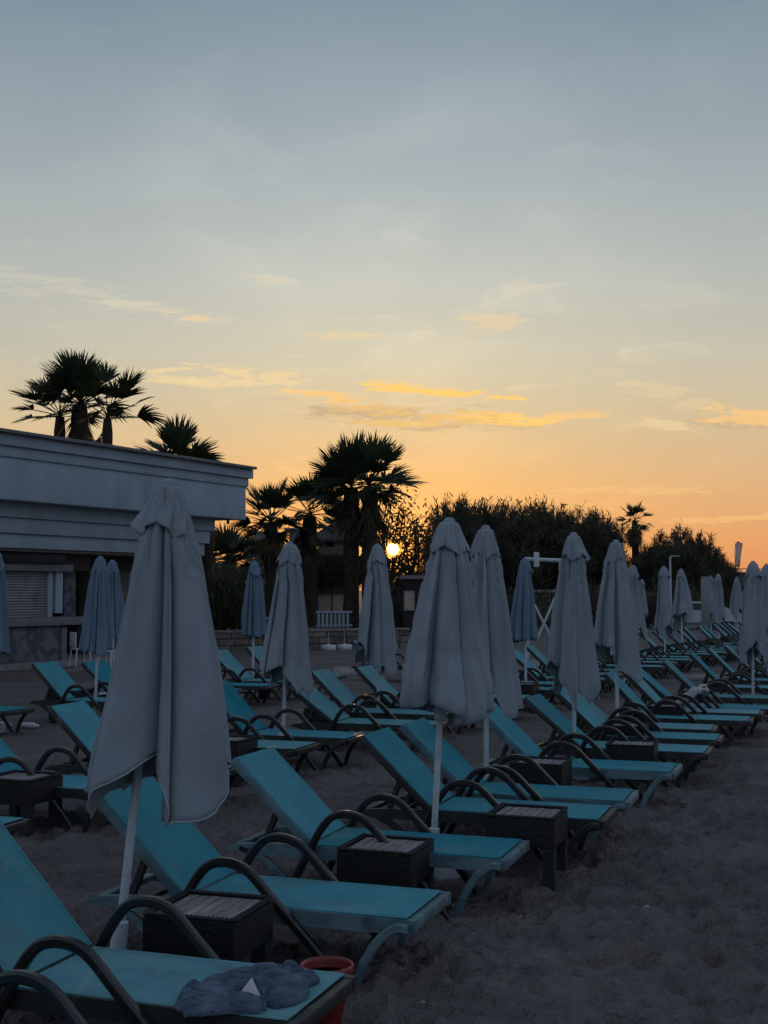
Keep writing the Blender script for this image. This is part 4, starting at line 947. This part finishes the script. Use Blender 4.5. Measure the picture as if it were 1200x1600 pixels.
TREES = [(tA, 712, 783, 84, 1.0, 'plumed dark tree directly right of the sun glow'), (tB, 742, 785, 88, .95, 'dark tree behind the third front umbrella, feathery top'), (tC, 775, 795, 90, .9, 'dark rounded tree just left of the white tubular frame'),
         (tD, 822, 783, 96, 1.0, 'wispy tree top with sky showing through above the white tubular frame'), (tA, 806, 811, 84, 1.1, 'dark lower tree above the small blue umbrella'), (tB, 845, 787, 94, 1.0, 'feathery dark tree behind the beam of the white frame'), (tC, 872, 801, 86, 1.0, 'dark tree behind the slim fourth umbrella'),
         (tA, 914, 802, 90, 1.0, 'dark plumed tree between the fourth and fifth umbrella'), (tB, 943, 813, 86, .75, 'dark tree left of the slim tall palm'), (tC, 893, 812, 96, 1.0, 'dark tree in the second line behind the fourth umbrella'),
         (tC, 1046, 827, 84, .95, 'broad dark tree right of the slim tall palm'), (tB, 1016, 853, 88, .7, 'dark tree at the foot of the slim tall palm'), (tA, 1083, 835, 88, 1.2, 'dark tree with open top near the end of the tree line'), (tC, 1108, 857, 92, 1.0, 'loose dark tree last but one in the tree line'),
         (tB, 1129, 879, 96, 1.0, 'small dark tree ending the tree line before the orange sky'), (tC, 975, 873, 80, .8, 'low dark tree filling the gap left of the palm'), (tB, 1060, 851, 80, 1.1, 'low dark tree behind the lamp post'),
         (tD, 688, 796, 76, .8, 'wispy brownish tree right of the sun'), (tC, 664, 895, 66, 1.1, 'dark bushy tree low under the sun'), (tB, 632, 895, 70, .8, 'low dark bushy tree directly below the setting sun'), (tA, 706, 850, 78, 1.2, 'dark tree low behind the bundled umbrella')]
used = set()
for src, px, py, d, wk, lb in TREES:
    p = on_d(px, py, d); o = src if src.name not in used else copy_tree(src); used.add(src.name)
    zs = sorted(v.co.z for v in [c for c in o.children if c.name.startswith('crown')][0].data.vertices); s = p.z / zs[int(len(zs) * .997)]; o.location = (p.x, d, 0); o.scale = (s * wk, s * wk, s); o.rotation_euler = (0, 0, random.Random(px).uniform(0, 6.28)); tag(o, lb, 'tree', 'dark trees behind the beach')
tS = tree_proto('bare_tree', 7.6, 4.2, 12, 'leaf_dry', 1500, plume=.3, sparse=True, lw=.10, ll=.26, trunks=3)
p = on_d(628, 752, 66); tS.location = (p.x, 66, 0); tS.scale = (1, 1, p.z / 7.4)
gp = tS.matrix_basis.inverted() @ on_d(614, 858, 66)
for ch in tS.children:
    bm = bmesh.new(); bm.from_mesh(ch.data); bmesh.ops.delete(bm, geom=[f for f in bm.faces if math.hypot(f.calc_center_median().x - gp.x, f.calc_center_median().z - gp.z) < .43 + .07 * math.sin(3 * math.atan2(f.calc_center_median().z - gp.z, f.calc_center_median().x - gp.x) + 1)], context='FACES'); bm.to_mesh(ch.data); bm.free()
tag(tS, 'thinly leaved tree with bare branches right in front of the sun', 'tree')
def bush(base, H, W, seed, label, m='leaf_bush', n=2600, group=None, blade=False):
    rg = random.Random(seed); r_ = empty('shrub', base, 0, label, 'shrub', group); bm = bmesh.new(); V = []; Fc = []
    for k in range(16):
        a = rg.uniform(0, 6.28); e = Vector((math.cos(a) * W * .4 * rg.random(), math.sin(a) * W * .4 * rg.random(), H * rg.uniform(.4, .8))); tube(bm, [(0, 0, -.1), e * .5 + Vector((0, 0, .1)), e], [.03, .02, .008], 5)
    fin('stem', bm, M['wood_bark'], r_, 60)
    for k in range(n):
        a = rg.uniform(0, 6.28); rad = W * .5 * math.sqrt(rg.random()); z = H * (.08 + .9 * rg.random() * math.sqrt(max(0, 1 - (rad / (W * .52)) ** 2)))
        p = Vector((math.cos(a) * rad, math.sin(a) * rad, z)) ; d = (p - Vector((0, 0, H * .15))).normalized() + Vector((rg.gauss(0, .3), rg.gauss(0, .3), .5 + rg.gauss(0, .3))); d.normalize()
        s = d.orthogonal().normalized(); s = Matrix.Rotation(rg.uniform(0, 6.28), 3, d) @ s; l = rg.uniform(.15, .34) * (1.3 if blade else 1); w = .045; i = len(V)
        V += [p, p + d * l * .5 - s * w, p + d * l, p + d * l * .5 + s * w]; Fc.append((i, i + 1, i + 2, i + 3))
    raw('foliage', V, Fc, M[m], r_)
    return r_
q = on_d(350, 972, 43.2); bush((q.x, 43.2, .6), 1.75, 1.35, 3, 'olive green spiky shrub growing on the stone wall under the roof', n=2600, blade=True)
for k, (px, d, H, W, lb) in enumerate([(310, 56, 3.0, 3.4, 'dark hedge bush behind the bar corner'), (365, 58, 2.6, 3.2, 'dark hedge bush behind the spiky shrub'), (448, 60, 2.2, 3.0, 'dark hedge bush behind the second row umbrella'), (640, 60, 2.3, 3.4, 'dark bush low behind the umbrella before the sun'),
                                   (720, 62, 2.6, 4.0, 'dark bush behind the bundled umbrella top'), (790, 64, 2.2, 4.4, 'dark bush left of the small blue umbrella'), (855, 70, 2.0, 4.6, 'dark bush behind the white frame posts'), (930, 72, 2.4, 5.0, 'dark bush between fourth and fifth umbrella'),
                                   (1012, 68, 1.9, 3.6, 'dark clipped bush right of the tiny far umbrella'), (1050, 76, 2.6, 4.4, 'dark bush behind the lamp post foot'), (1130, 90, 2.4, 5.0, 'dark bush under the end of the tree line')]):
    q = on_d(px, 950, d); bush((q.x, d, .55 if (d < 61 and px < 620) else 0), H, W, 20 + k, lb, 'leaf', 2200, 'dark bushes behind the beach')

for k in range(13):
    px = 640 + 42 * k; d = 100 - 6 * (k % 2); q = on_d(px, 950, d); bush((q.x, d, 0), 3.4 + .5 * (k % 3) - .08 * k, 3.4, 60 + k, 'dark scrub bush filling the gap under the tree line', 'leaf', 1800, 'dark scrub under the trees')
# ------------------------------------------------------------------ small buildings behind
def house(name, px0, px1, py_top, d, depth, z0, m, label, wins=(), roof=None, eave=.4, roof_h=1.2, roofm='roof_dark', winm='window_glass', cat='building'):
    a = on_d(px0, py_top, d); b = on_d(px1, py_top, d); W = b.x - a.x; H = a.z - z0
    r_ = empty(name, (a.x + W / 2, d, z0), 0, label, cat); bm = bmesh.new(); box(bm, -W / 2, W / 2, 0, depth, -.2, H); fin('wall', bm, M[m], r_)
    if roof == 'hip':
        bm = bmesh.new(); e = eave; v = [bm.verts.new(p) for p in ((-W / 2 - e, -e, H), (W / 2 + e, -e, H), (W / 2 + e, depth + e, H), (-W / 2 - e, depth + e, H), (-W * .08, depth * .45, H + roof_h), (W * .08, depth * .45, H + roof_h),
             (-W / 2 - e, -e, H - .12), (W / 2 + e, -e, H - .12), (W / 2 + e, depth + e, H - .12), (-W / 2 - e, depth + e, H - .12))]
        for f in ((0, 1, 5, 4), (1, 2, 5), (2, 3, 4, 5), (3, 0, 4), (6, 7, 1, 0), (7, 8, 2, 1), (8, 9, 3, 2), (9, 6, 0, 3), (9, 8, 7, 6)): bm.faces.new([v[i] for i in f])
        fin('roof', bm, M[roofm], r_)
    elif roof == 'flat':
        bm = bmesh.new(); box(bm, -W / 2 - eave, W / 2 + eave, -eave, depth + eave, H + .002, H + .16, .01); fin('roof', bm, M[roofm], r_)
    for (x0, x1, y0, y1) in wins:
        A = on_d(x0, y0, d); B = on_d(x1, y1, d); cx = a.x + W / 2
        bm = bmesh.new(); box(bm, A.x - cx, B.x - cx, -.05, -.002, B.z - z0, A.z - z0); w_ = fin('window', bm, M[winm], r_)
        bm = bmesh.new(); t = .05
        for (q0, q1, r0, r1) in ((A.x - cx - t, A.x - cx, B.z - z0 - t, A.z - z0 + t), (B.x - cx, B.x - cx + t, B.z - z0 - t, A.z - z0 + t), (A.x - cx, B.x - cx, A.z - z0, A.z - z0 + t), (A.x - cx, B.x - cx, B.z - z0 - t, B.z - z0)): box(bm, q0, q1, -.08, -.003, r0, r1)
        fin('frame', bm, M['white'], w_)
    return r_
house('apartment_house', 398, 430, 833, 95, 8, 0, 'plaster_far', 'pale distant building seen through the bushy palm', [(404, 411, 845, 856), (416, 424, 845, 856)], 'flat', .2, roofm='plaster_far')
house('apartment_house', 452, 482, 828, 97, 8, 0, 'plaster_far', 'pale distant building between the bushy palm and the stalky one', [(460, 470, 838, 850)], 'flat', .4, roofm='plaster_far')
house('pavilion', 497, 556, 843, 58, 5, .6, 'roof_dark', 'dark pavilion with a pointed roof behind the tall palm trunks', [(524, 534, 845, 853), (537, 549, 845, 853)], 'hip', .5, 1.0, winm='plaster_far')
k = house('thatched_kiosk', 478, 556, 912, 52.5, 4, .6, 'beige', 'thatched kiosk with closed beige shutters behind the tall palms', [(499, 518, 931, 956), (520, 537, 931, 956)], None, winm='blind')
V = []; Fc = []; rg = random.Random(8)
for i in range(1500):
    x = rg.uniform(-1.45, 1.45); y = rg.uniform(-.75, .1); z = on_d(500, 880, 52).z - .6 + (y + .75) * .5 - rg.uniform(0, .12); l = rg.uniform(.5, 1.05); w = rg.uniform(.015, .035); i0 = len(V)
    V += [(x - w, y, z), (x + w, y, z), (x + w * .4 + rg.uniform(-.08, .08), y - rg.uniform(0, .12), z - l), (x - w * .4, y - rg.uniform(0, .1), z - l)]; Fc.append((i0, i0 + 1, i0 + 2, i0 + 3))
raw('thatch_fringe', V, Fc, M['thatch'], k)
bm = bmesh.new(); zt = on_d(500, 880, 52).z - .6
v = [bm.verts.new(p) for p in ((-1.5, -.8, zt - .3), (1.5, -.8, zt - .3), (1.5, 4.6, zt - .3), (-1.5, 4.6, zt - .3), (-.6, 1.6, zt + .75), (.6, 1.6, zt + .75))]
for f in ((0, 1, 5, 4), (1, 2, 5), (2, 3, 4, 5), (3, 0, 4), (3, 2, 1, 0)): bm.faces.new([v[i] for i in f])
fin('roof', bm, M['thatch'], k)
house('changing_cabin', 388, 424, 913, 50, 2, .6, 'plaster_far', 'pale slatted cabin with flat roof behind the slim blue umbrella', [], 'flat', .12, roofm='white')
house('beach_kiosk', 631, 672, 905, 54, 3, .0, 'roof_dark', 'dark kiosk with pale flat roof edge right of the umbrella before the sun', [(633, 646, 925, 952)], 'flat', .15, roofm='plaster_far', winm='blind')
house('beach_hut', 846, 874, 926, 74, 3, 0, 'roof_dark', 'little hut with a pale roof edge behind the white tubular frame', [(850, 858, 930, 948)], 'flat', .25, roofm='plaster_far')
house('shop', 1076, 1112, 908, 84, 5, 0, 'grey_beam', 'grey shop front between the distant umbrellas', [(1080, 1089, 918, 932), (1092, 1104, 918, 932)], 'flat', .3, roofm='plaster_far')
house('harbour_building', 1138, 1300, 896, 150, 12, 0, 'grey_beam', 'long low dark harbour building at the right edge under the flag', [(1182, 1190, 899, 906), (1193, 1199, 899, 906), (1172, 1178, 899, 906)], 'flat', .6, roofm='coping', winm='plaster_far')
# railing on the harbour roof
a = on_d(1128, 888, 149); b = on_d(1310, 888, 149); rr = empty('roof_railing', (a.x, 149, a.z - .55), 0, 'thin railing along the top of the harbour building', 'railing')
bm = bmesh.new(); box(bm, 0, b.x - a.x, 0, .08, .45, .55); fin('rail', bm, M['metal'], rr)
for i in range(12): bm = bmesh.new(); x = (b.x - a.x) * i / 12; box(bm, x, x + .07, .005, .07, -.2, .449); fin('post', bm, M['metal'], rr)
# board beside a far umbrella
a = on_d(1096, 901, 43); b = on_d(1110, 960, 43); bd = empty('notice_board', ((a.x + b.x) / 2, 43, 0), 0, 'grey upright board beside the distant umbrellas', 'board')
w = b.x - a.x; bm = bmesh.new(); box(bm, -w / 2, w / 2, 0, .06, .75, a.z, .01); fin('panel', bm, M['plaster_far'], bd, 30)
for sx in (-1, 1): bm = bmesh.new(); box(bm, sx * w * .4 - .03, sx * w * .4 + .03, .061, .12, -.1, a.z - .1); fin('post', bm, M['metal'], bd)

# white tubular frame
D = 38.0
def T(px, py, dy=0): q = on_d(px, py, D); return Vector((q.x, D + dy, q.z))
zt = T(850, 875).z; xL = T(823, 900).x; xR = T(876, 900).x
tf = empty('tubular_frame', ((xL + xR) / 2, D, 0), 0, 'white tubular frame with crossing braces and a plate on its beam', 'frame'); cx = (xL + xR) / 2
for x in (xL, xR): bm = bmesh.new(); cyl(bm, (x - cx, 0, -.1), (x - cx, 0, zt - (.0 if x == xR else .0)), .055); fin('post', bm, M['pole'], tf, 60)
bm = bmesh.new(); cyl(bm, (xL - cx - .06, 0, zt + .03), (xR - cx + .055, 0, zt - .02), .062); fin('beam', bm, M['pole'], tf, 60)
bm = bmesh.new(); A = T(871, 924); B = T(838, 1000); cyl(bm, (A.x - cx, -.1, A.z), (B.x - cx, -.1, max(B.z, -.05)), .04); fin('brace', bm, M['pole'], tf, 60)
bm = bmesh.new(); A = T(832, 938); B = T(874, 1020); cyl(bm, (A.x - cx, .1, A.z), (B.x - cx, .1, max(B.z, -.05)), .04); fin('brace', bm, M['pole'], tf, 60)
bm = bmesh.new(); A = T(833.5, 863); B = T(842, 886); box(bm, A.x - cx, B.x - cx, -.11, -.07, B.z, A.z, .01); fin('plate', bm, M['whiteplastic'], tf, 30)

# lamp post
p = on_d(1047, 870, 55); lp = empty('lamp_post', (p.x, 55, 0), 0, 'slim grey lamp post with a short arm before the dark trees', 'lamp post')
bm = bmesh.new(); cyl(bm, (0, 0, -.1), (0, 0, p.z), .055, .04); fin('pole', bm, M['pole'], lp, 60)
bm = bmesh.new(); tube(bm, catmull([(0, 0, p.z - .05), (.06, 0, p.z + .02), (.22, 0, p.z + .03)], 4), .025, 8); fin('arm', bm, M['pole'], lp, 60)
bm = bmesh.new(); box(bm, .16, .42, -.06, .06, p.z + .0, p.z + .06, .015); fin('lamp_head', bm, M['metal'], lp, 40)
# feather flag
D2 = 105; base = on_d(1150, 950, D2); zt = on_d(1157, 847, D2).z; zb = on_d(1151, 886, D2).z
fl = empty('feather_flag', (base.x, D2, 0), 0, 'pale feather shaped flag standing against the orange sky', 'flag')
bm = bmesh.new(); tube(bm, catmull([(0, 0, -.1), (.0, 0, zb), (.02, 0, zt - .4), (.2, 0, zt), (.42, 0, zt - .02)], 6), .035, 8); fin('pole', bm, M['metal'], fl, 60)
bm = bmesh.new(); prev = None; n = 18
for i in range(n + 1):
    t = i / n; z = zb + (zt - zb) * t; w = .34 + .26 * t if t < .93 else .55 * (1 - (t - .93) / .07) + .1; x0 = .03 + .04 * t + (.15 * ((t - .9) / .1) if t > .9 else 0)
    r_ = [bm.verts.new((x0 + w * j / 4, .04 * math.sin(z * 2 + j), z)) for j in range(5)]
    if prev:
        for j in range(4): bm.faces.new((prev[j], prev[j + 1], r_[j + 1], r_[j]))
    prev = r_
o = fin('cloth', bm, M['flag'], fl, 180); thick(o, .01)
# parked car
q = on_d(1091, 960, 66); car = empty('parked_car', (q.x, 66, 0), R(8), 'pale car parked beyond the distant umbrellas', 'car')
bm = bmesh.new(); prof = [(-2.1, .35), (-2.12, .75), (-1.95, .92), (-1.3, 1.0), (-.7, 1.42), (.6, 1.45), (1.3, 1.05), (2.0, .88), (2.12, .6), (2.1, .35)]
A = [bm.verts.new((x, -.82, z)) for x, z in prof]; B = [bm.verts.new((x, .82, z)) for x, z in prof]; bm.faces.new(A); bm.faces.new(B[::-1])
for i in range(len(prof)): j = (i + 1) % len(prof); bm.faces.new((A[i], A[j], B[j], B[i]))
bmesh.ops.bevel(bm, geom=bm.edges[:], offset=.06, segments=2, affect='EDGES'); fin('body', bm, M['car_paint'], car, 35)
for (x0, x1, x2, x3) in ((-1.15, -.12, -.2, -.68), (-.02, 1.12, .55, -.02)):
    bm = bmesh.new(); v = [bm.verts.new((x, yy, z)) for yy in (-.835, -.822) for x, z in ((x0, 1.02), (x1, 1.02), (x2, 1.36), (x3, 1.36))]
    for f in ((0, 1, 2, 3), (7, 6, 5, 4), (0, 4, 5, 1), (1, 5, 6, 2), (2, 6, 7, 3), (3, 7, 4, 0)): bm.faces.new([v[i] for i in f])
    fin('window', bm, M['window_glass'], car)
for x in (-1.3, 1.3):
    for y in (-.8, .62):
        bm = bmesh.new(); lathe(bm, [(.2, 0), (.3, 0), (.32, .04), (.32, .16), (.3, .2), (.2, .2)], 20, Matrix.Translation((x, y + .2, .31)) @ Matrix.Rotation(R(90), 4, 'X')); fin('wheel', bm, M['tyre'], car, 40)

sc.cycles.use_denoising = True
sc.cycles.max_bounces = 4; sc.cycles.diffuse_bounces = 3; sc.cycles.glossy_bounces = 2; sc.cycles.transmission_bounces = 3; sc.cycles.sample_clamp_indirect = 4
